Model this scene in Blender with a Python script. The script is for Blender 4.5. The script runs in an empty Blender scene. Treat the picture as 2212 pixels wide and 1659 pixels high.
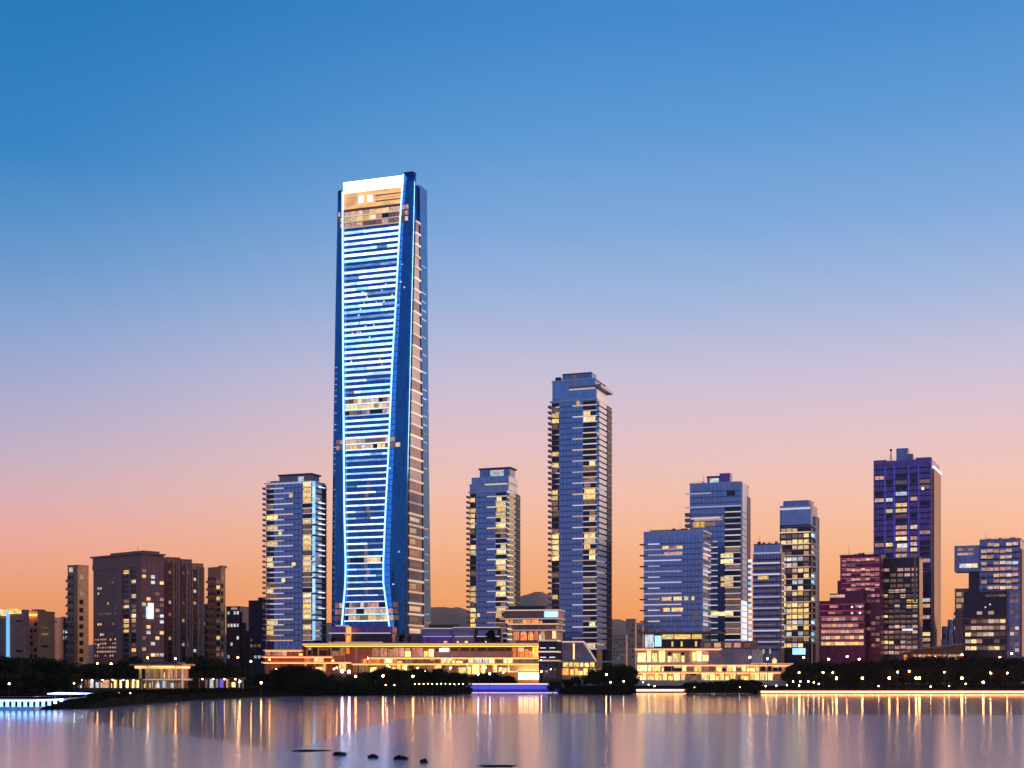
import bpy, bmesh, math, random
from mathutils import Vector, Matrix
random.seed(7)
SC = bpy.context.scene
COL = SC.collection

# ------------------------------------------------------------------ camera
CAMH = 12.0                       # eye height over the water
F = 3039.0; CX = 1106.0; YH = 1450.0   # survey units: focal length, centre line, horizon line
cd = bpy.data.cameras.new('camera'); cam = bpy.data.objects.new('camera', cd); COL.objects.link(cam)
cd.sensor_fit = 'HORIZONTAL'; cd.sensor_width = 36; cd.lens = 36 * F / 2212
cd.shift_y = (YH - 829.5) / 2212
cd.clip_start = 1; cd.clip_end = 40000
cam.location = (0, 0, CAMH); cam.rotation_euler = (math.pi / 2, 0, 0)
SC.camera = cam

# ------------------------------------------------------------------ sky
def lin(c):
    if isinstance(c, str):
        c = c.lstrip('#'); c = [int(c[i:i + 2], 16) / 255 for i in (0, 2, 4)]
    return tuple(x / 12.92 if x <= .04045 else ((x + .055) / 1.055) ** 2.4 for x in c) + (1,)

SUN_AZ, SUN_EL = math.radians(66), math.radians(13)    # the afterglow stands to the right, low and broad
W = bpy.data.worlds.new('World'); SC.world = W; W.use_nodes = True
nt = W.node_tree; nt.nodes.clear(); N = nt.nodes.new; L = nt.links.new
tc = N('ShaderNodeTexCoord'); sep = N('ShaderNodeSeparateXYZ'); L(tc.outputs['Generated'], sep.inputs[0])
def ramp(nodes_new, stops):
    r = nodes_new('ShaderNodeValToRGB'); e = r.color_ramp.elements
    e[0].position, e[0].color = stops[0][0], lin(stops[0][1])
    e[1].position, e[1].color = stops[-1][0], lin(stops[-1][1])
    for p, c in stops[1:-1]:
        k = e.new(p); k.color = lin(c)
    return r
west = ramp(N, [(0, '#d67f45'), (.026, '#f0913a'), (.044, '#f79b45'), (.068, '#f9a866'), (.095, '#fab68a'), (.125, '#f6c0aa'),
                (.16, '#e9c4c6'), (.2, '#cfc2d8'), (.25, '#a2b7dd'), (.3, '#7ba8dc'), (.36, '#5497d4'), (.42, '#3786cc'), (.7, '#1c62aa'), (1, '#134a90')])
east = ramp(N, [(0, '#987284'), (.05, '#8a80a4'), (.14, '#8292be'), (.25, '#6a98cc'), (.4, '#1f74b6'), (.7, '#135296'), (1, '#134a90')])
north = ramp(N, [(0, '#d07a42'), (.03, '#ea8c46'), (.05, '#f29a5c'), (.07, '#f4a47c'), (.09, '#f1a898'), (.115, '#deaeb2'), (.145, '#c6b2c6'), (.175, '#b0aed0'),
                 (.22, '#8ba6d4'), (.27, '#5f97cd'), (.33, '#2a82c4'), (.42, '#0e74b8'), (.7, '#155a9e'), (1, '#134a90')])
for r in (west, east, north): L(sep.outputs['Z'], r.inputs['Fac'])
dot = N('ShaderNodeVectorMath'); dot.operation = 'DOT_PRODUCT'
GLOW = math.radians(38)
dot.inputs[1].default_value = (math.sin(GLOW), math.cos(GLOW), 0); L(tc.outputs['Generated'], dot.inputs[0])
mr = N('ShaderNodeMapRange'); mr.interpolation_type = 'SMOOTHSTEP'; L(dot.outputs['Value'], mr.inputs['Value'])
mr.inputs['From Min'].default_value = -.55; mr.inputs['From Max'].default_value = .4
mx = N('ShaderNodeMix'); mx.data_type = 'RGBA'; L(mr.outputs[0], mx.inputs['Factor'])
m2 = N('ShaderNodeMapRange'); m2.interpolation_type = 'SMOOTHSTEP'; L(dot.outputs['Value'], m2.inputs['Value'])
m2.inputs['From Min'].default_value = .48; m2.inputs['From Max'].default_value = .78
wn_ = N('ShaderNodeMix'); wn_.data_type = 'RGBA'; L(m2.outputs[0], wn_.inputs['Factor']); L(north.outputs[0], wn_.inputs[6]); L(west.outputs[0], wn_.inputs[7])
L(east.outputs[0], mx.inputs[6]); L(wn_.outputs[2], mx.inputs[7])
sky = N('ShaderNodeTexSky'); sky.sky_type = 'NISHITA'; sky.sun_disc = False
sky.sun_elevation = SUN_EL; sky.sun_rotation = SUN_AZ; sky.dust_density = 2.0; sky.ozone_density = 2.0
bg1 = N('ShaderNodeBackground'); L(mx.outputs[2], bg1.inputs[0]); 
lift = N('ShaderNodeMapRange'); L(sep.outputs['Z'], lift.inputs['Value']); lift.inputs['From Min'].default_value = 0; lift.inputs['From Max'].default_value = .16   # glow strengthens towards the horizon
lift.inputs['To Min'].default_value = 1.2; lift.inputs['To Max'].default_value = 1.0; L(lift.outputs[0], bg1.inputs[1])
bg2 = N('ShaderNodeBackground'); L(sky.outputs[0], bg2.inputs[0]); bg2.inputs[1].default_value = .006
ad = N('ShaderNodeAddShader'); L(bg1.outputs[0], ad.inputs[0]); L(bg2.outputs[0], ad.inputs[1])
out = N('ShaderNodeOutputWorld'); L(ad.outputs[0], out.inputs[0])

sl = bpy.data.lights.new('sun', 'SUN'); sl.energy = 2.4; sl.angle = math.radians(25); sl.color = (1, .70, .52)
so = bpy.data.objects.new('sun', sl); COL.objects.link(so)
sd = Vector((math.sin(SUN_AZ) * math.cos(SUN_EL), math.cos(SUN_AZ) * math.cos(SUN_EL), math.sin(SUN_EL)))
so.rotation_euler = (-sd).to_track_quat('-Z', 'Y').to_euler(); so.location = (0, 0, 500)

SC.view_settings.view_transform = 'Standard'; SC.view_settings.look = 'None'
SC.view_settings.exposure = 0; SC.view_settings.gamma = 1; SC.view_settings.use_curve_mapping = False
cy = SC.cycles
cy.use_denoising = True; cy.max_bounces = 6; cy.diffuse_bounces = 2; cy.glossy_bounces = 4; cy.transmission_bounces = 2
cy.sample_clamp_indirect = 10; cy.caustics_reflective = True; cy.use_light_tree = True

# ------------------------------------------------------------------ materials
MATS = {}
def mat(name, base=(.5, .5, .5), rough=.6, metal=0., emit=None, strength=0., var=0., cell=None, cvar=.25, rnd=0., blotch=0., tint=None, bump=0., bscale=.3, sample=False, dull=False, facet=0.):
    m = bpy.data.materials.new(name); m.use_nodes = True; t = m.node_tree; n = t.nodes; b = n['Principled BSDF']
    b.inputs['Roughness'].default_value = rough; b.inputs['Metallic'].default_value = metal
    base = lin(base) if isinstance(base, str) else tuple(base) + (1,)
    b.inputs['Base Color'].default_value = base
    if dull: b.inputs['Specular IOR Level'].default_value = 0.
    ln = t.links.new
    oi = n.new('ShaderNodeObjectInfo'); co = n.new('ShaderNodeTexCoord')
    if cell or var:
        val = None
        if cell:      # every facade pane has its own tone
            d = n.new('ShaderNodeVectorMath'); d.operation = 'DIVIDE'; d.inputs[1].default_value = cell; ln(co.outputs['Object'], d.inputs[0])
            fl = n.new('ShaderNodeVectorMath'); fl.operation = 'FLOOR'; ln(d.outputs[0], fl.inputs[0])
            wn = n.new('ShaderNodeTexWhiteNoise'); wn.noise_dimensions = '3D'; ln(fl.outputs[0], wn.inputs['Vector'])
            mp = n.new('ShaderNodeMapRange'); ln(wn.outputs['Value'], mp.inputs['Value']); mp.inputs['To Min'].default_value = 1 - cvar; mp.inputs['To Max'].default_value = 1 + cvar
            val = mp.outputs[0]
            if facet:     # no two panes hang quite true
                gn = n.new('ShaderNodeNewGeometry'); sb = n.new('ShaderNodeVectorMath'); sb.operation = 'SUBTRACT'; ln(wn.outputs['Color'], sb.inputs[0]); sb.inputs[1].default_value = (.5, .5, .5)
                sc_ = n.new('ShaderNodeVectorMath'); sc_.operation = 'SCALE'; sc_.inputs['Scale'].default_value = facet; ln(sb.outputs[0], sc_.inputs[0])
                av = n.new('ShaderNodeVectorMath'); ln(gn.outputs['Normal'], av.inputs[0]); ln(sc_.outputs[0], av.inputs[1])
                nv = n.new('ShaderNodeVectorMath'); nv.operation = 'NORMALIZE'; ln(av.outputs[0], nv.inputs[0]); ln(nv.outputs[0], b.inputs['Normal'])
        if var:
            nz = n.new('ShaderNodeTexNoise'); nz.inputs['Scale'].default_value = bscale; nz.inputs['Detail'].default_value = 5; ln(co.outputs['Object'], nz.inputs['Vector'])
            mp2 = n.new('ShaderNodeMapRange'); ln(nz.outputs['Fac'], mp2.inputs['Value']); mp2.inputs['From Min'].default_value = .3; mp2.inputs['From Max'].default_value = .7
            mp2.inputs['To Min'].default_value = 1 - var; mp2.inputs['To Max'].default_value = 1 + var
            if val is None: val = mp2.outputs[0]
            else:
                mm = n.new('ShaderNodeMath'); mm.operation = 'MULTIPLY'; ln(val, mm.inputs[0]); ln(mp2.outputs[0], mm.inputs[1]); val = mm.outputs[0]
        vm = n.new('ShaderNodeVectorMath'); vm.operation = 'SCALE'; vm.inputs[0].default_value = base[:3]; ln(val, vm.inputs['Scale'])
        ln(vm.outputs[0], b.inputs['Base Color'])
        if bump:
            bp = n.new('ShaderNodeBump'); bp.inputs['Strength'].default_value = bump; ln(val, bp.inputs['Height']); ln(bp.outputs[0], b.inputs['Normal'])
    if emit is not None:
        e0 = lin(emit); e1 = lin(tint) if tint else e0
        mixc = n.new('ShaderNodeMix'); mixc.data_type = 'RGBA'; mixc.inputs[6].default_value = e0; mixc.inputs[7].default_value = e1
        ln(oi.outputs['Random'], mixc.inputs['Factor'])
        ln(mixc.outputs[2], b.inputs['Emission Color'])
        s = n.new('ShaderNodeMapRange'); ln(oi.outputs['Random'], s.inputs['Value'])
        mul7 = n.new('ShaderNodeMath'); mul7.operation = 'MULTIPLY'; mul7.inputs[1].default_value = 7.31; ln(oi.outputs['Random'], mul7.inputs[0])
        fr = n.new('ShaderNodeMath'); fr.operation = 'FRACT'; ln(mul7.outputs[0], fr.inputs[0]); ln(fr.outputs[0], s.inputs['Value'])
        s.inputs['To Min'].default_value = strength * (1 - rnd); s.inputs['To Max'].default_value = strength * (1 + rnd)
        res = s.outputs[0]
        if blotch:    # furniture, curtains and shelves behind the glass
            sc = n.new('ShaderNodeVectorMath'); sc.operation = 'MULTIPLY_ADD'; ln(co.outputs['Generated'], sc.inputs[0]); sc.inputs[1].default_value = (3.0, .2, 1.6)
            ov = n.new('ShaderNodeCombineXYZ')
            m9 = n.new('ShaderNodeMath'); m9.operation = 'MULTIPLY'; m9.inputs[1].default_value = 97.; ln(oi.outputs['Random'], m9.inputs[0])
            for i in range(3): ln(m9.outputs[0], ov.inputs[i])
            ln(ov.outputs[0], sc.inputs[2])
            nz = n.new('ShaderNodeTexNoise'); nz.inputs['Scale'].default_value = 1.5; nz.inputs['Detail'].default_value = 3; ln(sc.outputs[0], nz.inputs['Vector'])
            mp = n.new('ShaderNodeMapRange'); ln(nz.outputs['Fac'], mp.inputs['Value']); mp.inputs['From Min'].default_value = .32; mp.inputs['From Max'].default_value = .66
            mp.inputs['To Min'].default_value = 1 - blotch; mp.inputs['To Max'].default_value = 1 + blotch * .4
            mm = n.new('ShaderNodeMath'); mm.operation = 'MULTIPLY'; ln(res, mm.inputs[0]); ln(mp.outputs[0], mm.inputs[1]); res = mm.outputs[0]
        ln(res, b.inputs['Emission Strength'])
        if not sample: m.cycles.emission_sampling = 'NONE'
    MATS[name] = m
    return m

PANE = (1.6, 1.6, 3.7)
# glass and walls
mat('glass_navy', (.025, .16, .40), .14, .88, cell=(1.5, 1.5, 4.1), cvar=.16, facet=.03)
mat('glass_deep', (.05, .17, .44), .12, .85, cell=(1.5, 1.5, 4.1), cvar=.3)
mat('glass_blue', (.25, .34, .58), .15, .85, cell=PANE, cvar=.12, facet=.05)
mat('spandrel_blue', (.15, .20, .36), .3, .7, var=.1)
mat('spandrel_dark', (.05, .05, .08), .4, .5, var=.1)
mat('glass_slate', (.22, .25, .45), .18, .82, cell=PANE, cvar=.18, facet=.05)
mat('glass_violet', (.20, .11, .38), .2, .8, cell=PANE, cvar=.2, facet=.05)  # the tall tower's violet uplighting is put into this tint
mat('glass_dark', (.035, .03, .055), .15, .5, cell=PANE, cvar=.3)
mat('glass_warm', (.33, .22, .22), .2, .6, cell=PANE, cvar=.2)
mat('glass_led_tint', (.24, .03, .085), .3, .5, cell=PANE, cvar=.3)  # reddish LED light on the stepped walls is put into this colour
mat('glass_brown', (.40, .18, .15), .35, .1, cell=(1.3, 1.3, 40), cvar=.2)
mat('stone_tan', (.62, .31, .15), .8, var=.2, bump=.1)
mat('stone_brown', (.52, .20, .13), .8, var=.2, bump=.1)
mat('stone_mauve', (.46, .22, .19), .8, var=.2, bump=.1)
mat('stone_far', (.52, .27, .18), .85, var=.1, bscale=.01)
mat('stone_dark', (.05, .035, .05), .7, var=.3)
mat('concrete', (.34, .30, .29), .75, var=.15)
mat('panel_white', (.84, .81, .80), .45, var=.08)
mat('panel_cream', (.70, .60, .48), .5, var=.1)
mat('panel_mauve', (.36, .28, .32), .4, .2, var=.12)
mat('panel_terracotta', (.42, .20, .11), .6, var=.2)
mat('metal_dark', (.05, .05, .06), .4, .6)
mat('metal_grey', (.3, .3, .33), .4, .5)
mat('roof_dark', (.07, .06, .07), .8, var=.2)
# things that give off light, and lit surfaces made to glow
mat('lit_band', (.5, .6, .7), .4, emit='#86c2ff', tint='#d4e8ff', strength=2.2, rnd=.35, blotch=.55)
mat('lit_band_dim', (.3, .4, .6), .4, emit='#5aa0ea', tint='#9cc4f4', strength=.7, rnd=.4, blotch=.7)
mat('led_line', (.8, .8, .8), .4, emit='#94c6ff', strength=2.5, sample=True)
mat('led_white', (.8, .8, .8), .4, emit='#dfe6ff', tint='#ffffff', strength=1.0, rnd=.3)
mat('led_cyan', (.5, .6, .7), .4, emit='#6fc3ff', tint='#b6e4ff', strength=1.1, rnd=.3)
mat('led_slab', (.7, .65, .65), .5, emit='#c9c6ee', tint='#efd9cf', strength=.62, rnd=.45)
mat('painted_fascia_glow', (.7, .5, .4), .5, emit='#e87a3c', tint='#f09a60', strength=1.1, rnd=.2, sample=True)  # lamplight on the podium fascias, painted as emission
mat('led_slab_warm', (.7, .6, .5), .5, emit='#f0b98a', tint='#ffe0bd', strength=.6, rnd=.4)
mat('crown_glow', (.9, .9, .85), .5, emit='#ffeccb', strength=4.0, sample=True)
mat('crown_amber', (.7, .5, .3), .5, emit='#e89c3a', tint='#ffcf88', strength=1.15, rnd=.3, blotch=.45)
mat('lit_warm', (.3, .25, .2), .3, emit='#f6bd55', tint='#ffe3a0', strength=1.15, rnd=.35, blotch=.6)
mat('lit_peach', (.3, .25, .2), .3, emit='#eaa878', tint='#ffdcc0', strength=.78, rnd=.4, blotch=.65)
mat('lit_rose', (.3, .2, .2), .3, emit='#e79a8d', tint='#f6c2a0', strength=.62, rnd=.4, blotch=.6)
mat('lit_cool', (.3, .3, .3), .3, emit='#c9d9ea', tint='#f4efe2', strength=.85, rnd=.4, blotch=.6)
mat('lit_dim', (.2, .15, .12), .3, emit='#96604a', tint='#b58a60', strength=.42, rnd=.6, blotch=.7)
mat('lit_shop', (.4, .3, .2), .4, emit='#ee9a38', tint='#ffd488', strength=2.3, rnd=.6, blotch=.7, sample=True)
mat('lit_shop_cream', (.4, .35, .2), .4, emit='#f0c460', tint='#ffe8a8', strength=1.7, rnd=.4, blotch=.65, sample=True)
mat('lit_shop_orange', (.4, .25, .15), .4, emit='#d8642a', tint='#f09a50', strength=1.3, rnd=.4, blotch=.6)
mat('led_violet', (.4, .3, .8), .4, emit='#4a34c8', strength=.6)
mat('led_magenta', (.6, .2, .4), .4, emit='#b02858', tint='#d84a40', strength=.8, rnd=.3)
mat('soffit_glow', (.9, .8, .6), .4, emit='#ff9c40', strength=9., sample=True)  # wall wash strip, and the strips added under podium and mall slabs
mat('lit_entrance', (.9, .8, .6), .4, emit='#ffdf9a', strength=5., sample=True)
mat('promenade_light', (.9, .8, .7), .4, emit='#ffa458', strength=9., sample=True)
mat('quay_violet', (.2, .2, .5), .4, emit='#4a45d4', strength=.9, sample=True)
mat('quay_blue', (.1, .1, .4), .4, emit='#1f1ca0', strength=.6)
mat('quay_white', (.8, .8, .8), .4, emit='#ffcfc4', strength=1.6, sample=True)
mat('pier_blue', (.5, .6, .9), .4, emit='#5a8cff', strength=5., sample=True)
mat('pier_white', (.8, .8, .9), .4, emit='#b4ceff', strength=4., sample=True)
mat('lamp_warm', (.9, .8, .7), .4, emit='#ffb468', strength=85., rnd=.3, sample=True)
mat('lamp_white', (.9, .9, .9), .4, emit='#f2ecff', strength=55., sample=True)
mat('lamp_pink', (.9, .5, .5), .4, emit='#ff4a6a', strength=40., sample=True)
mat('lamp_small', (.9, .8, .7), .4, emit='#ffc888', strength=45., rnd=.5, sample=True)
# planting and ground
mat('bark', (.05, .035, .028), .9, var=.3, dull=True)
mat('leaf', (.032, .038, .017), .8, var=.35, bscale=.8, dull=True)
mat('leaf_brown', (.042, .03, .016), .8, var=.35, bscale=.8, dull=True)
mat('leaf_hedge', (.024, .028, .013), .8, var=.35, bscale=.8, dull=True)
mat('land', (.025, .02, .018), .9, var=.4, bscale=.05, dull=True)
mat('bank_soil', (.010, .009, .008), .95, var=.4, bscale=.2, dull=True)
mat('rock', (.018, .015, .014), .8, var=.4, bscale=1., dull=True)
mat('hill_wood', (.26, .12, .08), .95, var=.2, bscale=.004, dull=True)
mat('paving', (.18, .14, .12), .8, var=.2, bscale=.3)

# ------------------------------------------------------------------ building blocks
CUBES = {}
def cube_mesh(m):
    if m not in CUBES:
        me = bpy.data.meshes.new('block_' + m); bm = bmesh.new(); bmesh.ops.create_cube(bm, size=1.0); bm.to_mesh(me); bm.free()
        me.materials.append(MATS[m]); CUBES[m] = me
    return CUBES[m]

def tag(o, label=None, cat=None, group=None, kind=None):
    if label: o['label'] = label
    if cat: o['category'] = cat
    if group: o['group'] = group
    if kind: o['kind'] = kind
    return o

def empty(name, loc, rz=0.):
    o = bpy.data.objects.new(name, None); COL.objects.link(o); o.location = loc; o.rotation_euler = (0, 0, rz); o.empty_display_size = 1
    return o

def mesh_obj(name, verts, faces, m, parent=None, smooth=False):
    me = bpy.data.meshes.new(name); me.from_pydata(verts, [], faces); me.update()
    me.materials.append(MATS[m])
    if smooth: me.polygons.foreach_set('use_smooth', [True] * len(me.polygons))
    o = bpy.data.objects.new(name, me); COL.objects.link(o)
    if parent: o.parent = parent
    return o

def box(parent, name, m, x0, x1, y0, y1, z0, z1, sub=None, tilt=None):
    """a straight piece; `sub` hangs it one level deeper, under that part"""
    o = bpy.data.objects.new(name, cube_mesh(m)); COL.objects.link(o)
    o.location = ((x0 + x1) / 2, (y0 + y1) / 2, (z0 + z1) / 2)
    o.scale = (max(abs(x1 - x0), .01), max(abs(y1 - y0), .01), max(abs(z1 - z0), .01))
    if sub is not None:
        o.parent = sub
        o.matrix_parent_inverse = (Matrix.Translation(sub.location) @ Matrix.Diagonal(sub.scale).to_4x4()).inverted()
    else: o.parent = parent
    return o

def body(parent, name, m, x0, x1, y0, y1, z0, z1, bevel=0.):
    """a large volume with true dimensions, so its panes keep their size"""
    me = bpy.data.meshes.new(name); bm = bmesh.new(); bmesh.ops.create_cube(bm, size=1.0)
    for v in bm.verts:
        v.co = Vector((x0 if v.co.x < 0 else x1, y0 if v.co.y < 0 else y1, z0 if v.co.z < 0 else z1))
    if bevel:
        ed = [e for e in bm.edges if abs(e.verts[0].co.z - e.verts[1].co.z) > .1]
        bmesh.ops.bevel(bm, geom=ed, offset=bevel, segments=5, affect='EDGES', profile=.5)
    bm.to_mesh(me); bm.free(); me.materials.append(MATS[m])
    o = bpy.data.objects.new(name, me); COL.objects.link(o); o.parent = parent
    return o

GZ = 3.5       # level of the city ground
def world(px, py, Y):
    return Vector(((px - CX) / F * Y, Y, CAMH + (YH - py) / F * Y))
def on_water(px, py):
    Y = CAMH * F / (py - YH)
    return Vector(((px - CX) / F * Y, Y, 0))

class Building:
    """stands on its near corner: x runs along the front (negative leftwards), y goes back along the right side, z up"""
    def __init__(s, name, label, cat, xl, xn, xr, ytop, Y, theta, group=None, depth=None):
        s.Y = Y; th = math.radians(theta); s.c, s.s = math.cos(th), math.sin(th)
        s.X = (xn - CX) / F * Y
        s.root = empty(name, (s.X, Y, GZ), -th); tag(s.root, label, cat, group)
        s.w = -s.u(xl); s.d = depth if depth else s.v(xr); s.H = s.z(ytop)
    def u(s, px):
        a = (px - CX) / F
        return -(s.X - a * s.Y) / (s.c + a * s.s)
    def v(s, px):
        b = (px - CX) / F
        return (b * s.Y - s.X) / max(.08, s.s - b * s.c)
    def vv(s, px, x):
        a = (px - CX) / F
        return (a * (s.Y - x * s.s) - s.X - x * s.c) / (s.s - a * s.c)
    def z(s, py): return CAMH + (YH - py) / F * s.Y - GZ
    def box(s, name, m, x0, x1, y0, y1, z0, z1, sub=None): return box(s.root, name, m, x0, x1, y0, y1, z0, z1, sub)
    def body(s, name, m, x0, x1, y0, y1, z0, z1, bevel=0.): return body(s.root, name, m, x0, x1, y0, y1, z0, z1, bevel)
    def front(s, name, m, px0, px1, py0, py1, out=.25, sub=None, back=.0):
        return s.box(name, m, s.u(px0), s.u(px1), -out, back + .05, s.z(py1), s.z(py0), sub)
    def side(s, name, m, v0, v1, z0, z1, out=.25, sub=None):
        return s.box(name, m, -.05, out, v0, v1, z0, z1, sub)
    def grid(s, px0, px1, py0, py1, pitch, nb, m, out=.1):
        """spandrel course at every floor and mullions between the bays"""
        y = py0 + pitch
        while y < py1:
            s.front('spandrel', m, px0, px1, y - pitch * .13, y + pitch * .13, out); y += pitch
        for j in range(1, nb):
            x = s.u(px0) + (s.u(px1) - s.u(px0)) * j / nb
            s.box('mullion', m, x - .14, x + .14, -out - .06, .05, max(0, s.z(py1)), s.z(py0))
    def roof_kit(s, px0, px1, py, seed, mast=True):
        r = random.Random(seed); x0, x1 = s.u(px0), s.u(px1); z = s.z(py)
        for k in range(4):
            x = r.uniform(x0, x1 - 2); y = r.uniform(3, max(4, s.d * .5)); s.box('roof_plant', r.choice(['concrete', 'metal_grey', 'roof_dark']), x, x + r.uniform(1.5, 4), y, y + r.uniform(1.5, 4), z, z + r.uniform(.9, 2.4))
        x = r.uniform(x0 + 1, x1 - 1)
        if mast: s.box('antenna', 'metal_dark', x - .09, x + .09, 3, 3.2, z, z + r.uniform(4, 8))
        for k in range(9):
            xx = x0 + (x1 - x0) * k / 8; s.box('roof_rail_post', 'metal_grey', xx - .06, xx + .06, .3, .42, z, z + 1.1)
        s.box('roof_rail', 'metal_grey', x0, x1, .3, .42, z + 1.05, z + 1.15)
    def windows(s, px0, px1, py0, py1, nf, nb, table, gap=.22, fill=.62, out=.18, jitter=.0, mull=False, skip=.0, name='window'):
        """rows of separate windows; table = [(chance, material)]"""
        x0, x1 = s.u(px0), s.u(px1); z1, z0 = s.z(py0), s.z(py1)
        fh = (z1 - z0) / nf; bw = (x1 - x0) / nb
        for i in range(nf):
            run = None
            for j in range(nb):
                if random.random() < skip: continue
                if run is None or random.random() > .45:
                    r = random.random(); acc = 0; run = table[-1][1]
                    for ch, mm in table:
                        acc += ch
                        if r < acc: run = mm; break
                if run is None: continue
                g = gap * bw / 2; zz = z0 + i * fh + fh * (1 - fill) / 2 + random.uniform(-jitter, jitter) * fh
                w0 = s.box(name, run, x0 + j * bw + g, x0 + (j + 1) * bw - g, -out, .1, zz, zz + fh * fill)
                if mull:
                    xm = x0 + (j + .5) * bw
                    s.box('mullion', 'metal_dark', xm - .07, xm + .07, -out - .08, .1, zz, zz + fh * fill, sub=w0)

# ------------------------------------------------------------------ water, land, hills
def water_material():
    m = bpy.data.materials.new('water'); m.use_nodes = True; t = m.node_tree; n = t.nodes; ln = t.links.new; b = n['Principled BSDF']
    b.inputs['Base Color'].default_value = (.72, .65, .68, 1); b.inputs['Metallic'].default_value = .6; b.inputs['IOR'].default_value = 1.33
    b.inputs['Specular IOR Level'].default_value = .75
    g = n.new('ShaderNodeNewGeometry'); sp = n.new('ShaderNodeSeparateXYZ'); ln(g.outputs['Position'], sp.inputs[0])
    # wind line: behind it the water is sheltered and calm, in front of it ruffled
    mx = n.new('ShaderNodeMapRange'); ln(sp.outputs['X'], mx.inputs['Value']); mx.inputs['From Min'].default_value = -200; mx.inputs['From Max'].default_value = 200
    r = n.new('ShaderNodeValToRGB'); ln(mx.outputs[0], r.inputs['Fac'])
    pts = [(-200, 350), (-122, 350), (-96, 325), (-60, 270), (-34, 215), (-30, 330), (-24, 400), (60, 408), (66, 395), (200, 380)]
    el = r.color_ramp.elements
    while len(el) < len(pts): el.new(.5)
    for e, (x, y) in zip(el, pts):
        e.position = (x + 200) / 400; e.color = (y / 500,) * 3 + (1,)
    ye = n.new('ShaderNodeMath'); ye.operation = 'MULTIPLY'; ye.inputs[1].default_value = 500; ln(r.outputs[0], ye.inputs[0])
    st = n.new('ShaderNodeVectorMath'); st.operation = 'MULTIPLY'; st.inputs[1].default_value = (.03, .02, 1); ln(g.outputs['Position'], st.inputs[0])
    nz = n.new('ShaderNodeTexNoise'); nz.inputs['Scale'].default_value = 1; nz.inputs['Detail'].default_value = 4; ln(st.outputs[0], nz.inputs['Vector'])
    off = n.new('ShaderNodeMath'); off.operation = 'MULTIPLY_ADD'; ln(nz.outputs['Fac'], off.inputs[0]); off.inputs[1].default_value = 26; off.inputs[2].default_value = -13
    df = n.new('ShaderNodeMath'); df.operation = 'SUBTRACT'; ln(ye.outputs[0], df.inputs[0]); ln(sp.outputs['Y'], df.inputs[1])
    d2 = n.new('ShaderNodeMath'); d2.operation = 'ADD'; ln(df.outputs[0], d2.inputs[0]); ln(off.outputs[0], d2.inputs[1])
    ruf = n.new('ShaderNodeMapRange'); ruf.interpolation_type = 'SMOOTHSTEP'; ln(d2.outputs[0], ruf.inputs['Value']); ruf.inputs['From Min'].default_value = -6; ruf.inputs['From Max'].default_value = 14
    ro = n.new('ShaderNodeMapRange'); ln(ruf.outputs[0], ro.inputs['Value']); ro.inputs['To Min'].default_value = .085; ro.inputs['To Max'].default_value = .165
    ln(ro.outputs[0], b.inputs['Roughness']); an = n.new('ShaderNodeMapRange'); ln(ruf.outputs[0], an.inputs['Value']); an.inputs['To Min'].default_value = .9; an.inputs['To Max'].default_value = .2; ln(an.outputs[0], b.inputs['Anisotropic'])
    tg = n.new('ShaderNodeCombineXYZ'); tg.inputs[1].default_value = 1; ln(tg.outputs[0], b.inputs['Tangent'])   # ripples run across the view, so lights stretch towards the shore
    # long, low swell and wind streaks
    s2 = n.new('ShaderNodeVectorMath'); s2.operation = 'MULTIPLY'; s2.inputs[1].default_value = (.035, .16, 1); ln(g.outputs['Position'], s2.inputs[0])
    w = n.new('ShaderNodeTexNoise'); w.inputs['Scale'].default_value = 1.; w.inputs['Detail'].default_value = 4; w.inputs['Roughness'].default_value = .6; ln(s2.outputs[0], w.inputs['Vector'])
    s3 = n.new('ShaderNodeVectorMath'); s3.operation = 'MULTIPLY'; s3.inputs[1].default_value = (.22, .9, 1); ln(g.outputs['Position'], s3.inputs[0])
    w3 = n.new('ShaderNodeTexNoise'); w3.inputs['Scale'].default_value = 1.; w3.inputs['Detail'].default_value = 2; ln(s3.outputs[0], w3.inputs['Vector'])
    sm = n.new('ShaderNodeMath'); sm.operation = 'MULTIPLY_ADD'; ln(w3.outputs['Fac'], sm.inputs[0]); sm.inputs[1].default_value = .14; ln(w.outputs['Fac'], sm.inputs[2])
    bp = n.new('ShaderNodeBump'); bp.inputs['Distance'].default_value = .12; ln(sm.outputs[0], bp.inputs['Height'])
    bs = n.new('ShaderNodeMapRange'); ln(ruf.outputs[0], bs.inputs['Value']); bs.inputs['To Min'].default_value = .1; bs.inputs['To Max'].default_value = .45; ln(bs.outputs[0], bp.inputs['Strength'])
    ln(bp.outputs[0], b.inputs['Normal'])
    MATS['water'] = m
water_material()
o = mesh_obj('water', [(-3000, -800, 0), (3000, -800, 0), (3000, 1000, 0), (-3000, 1000, 0)], [(0, 1, 2, 3)], 'water'); tag(o, kind='structure')

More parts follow.
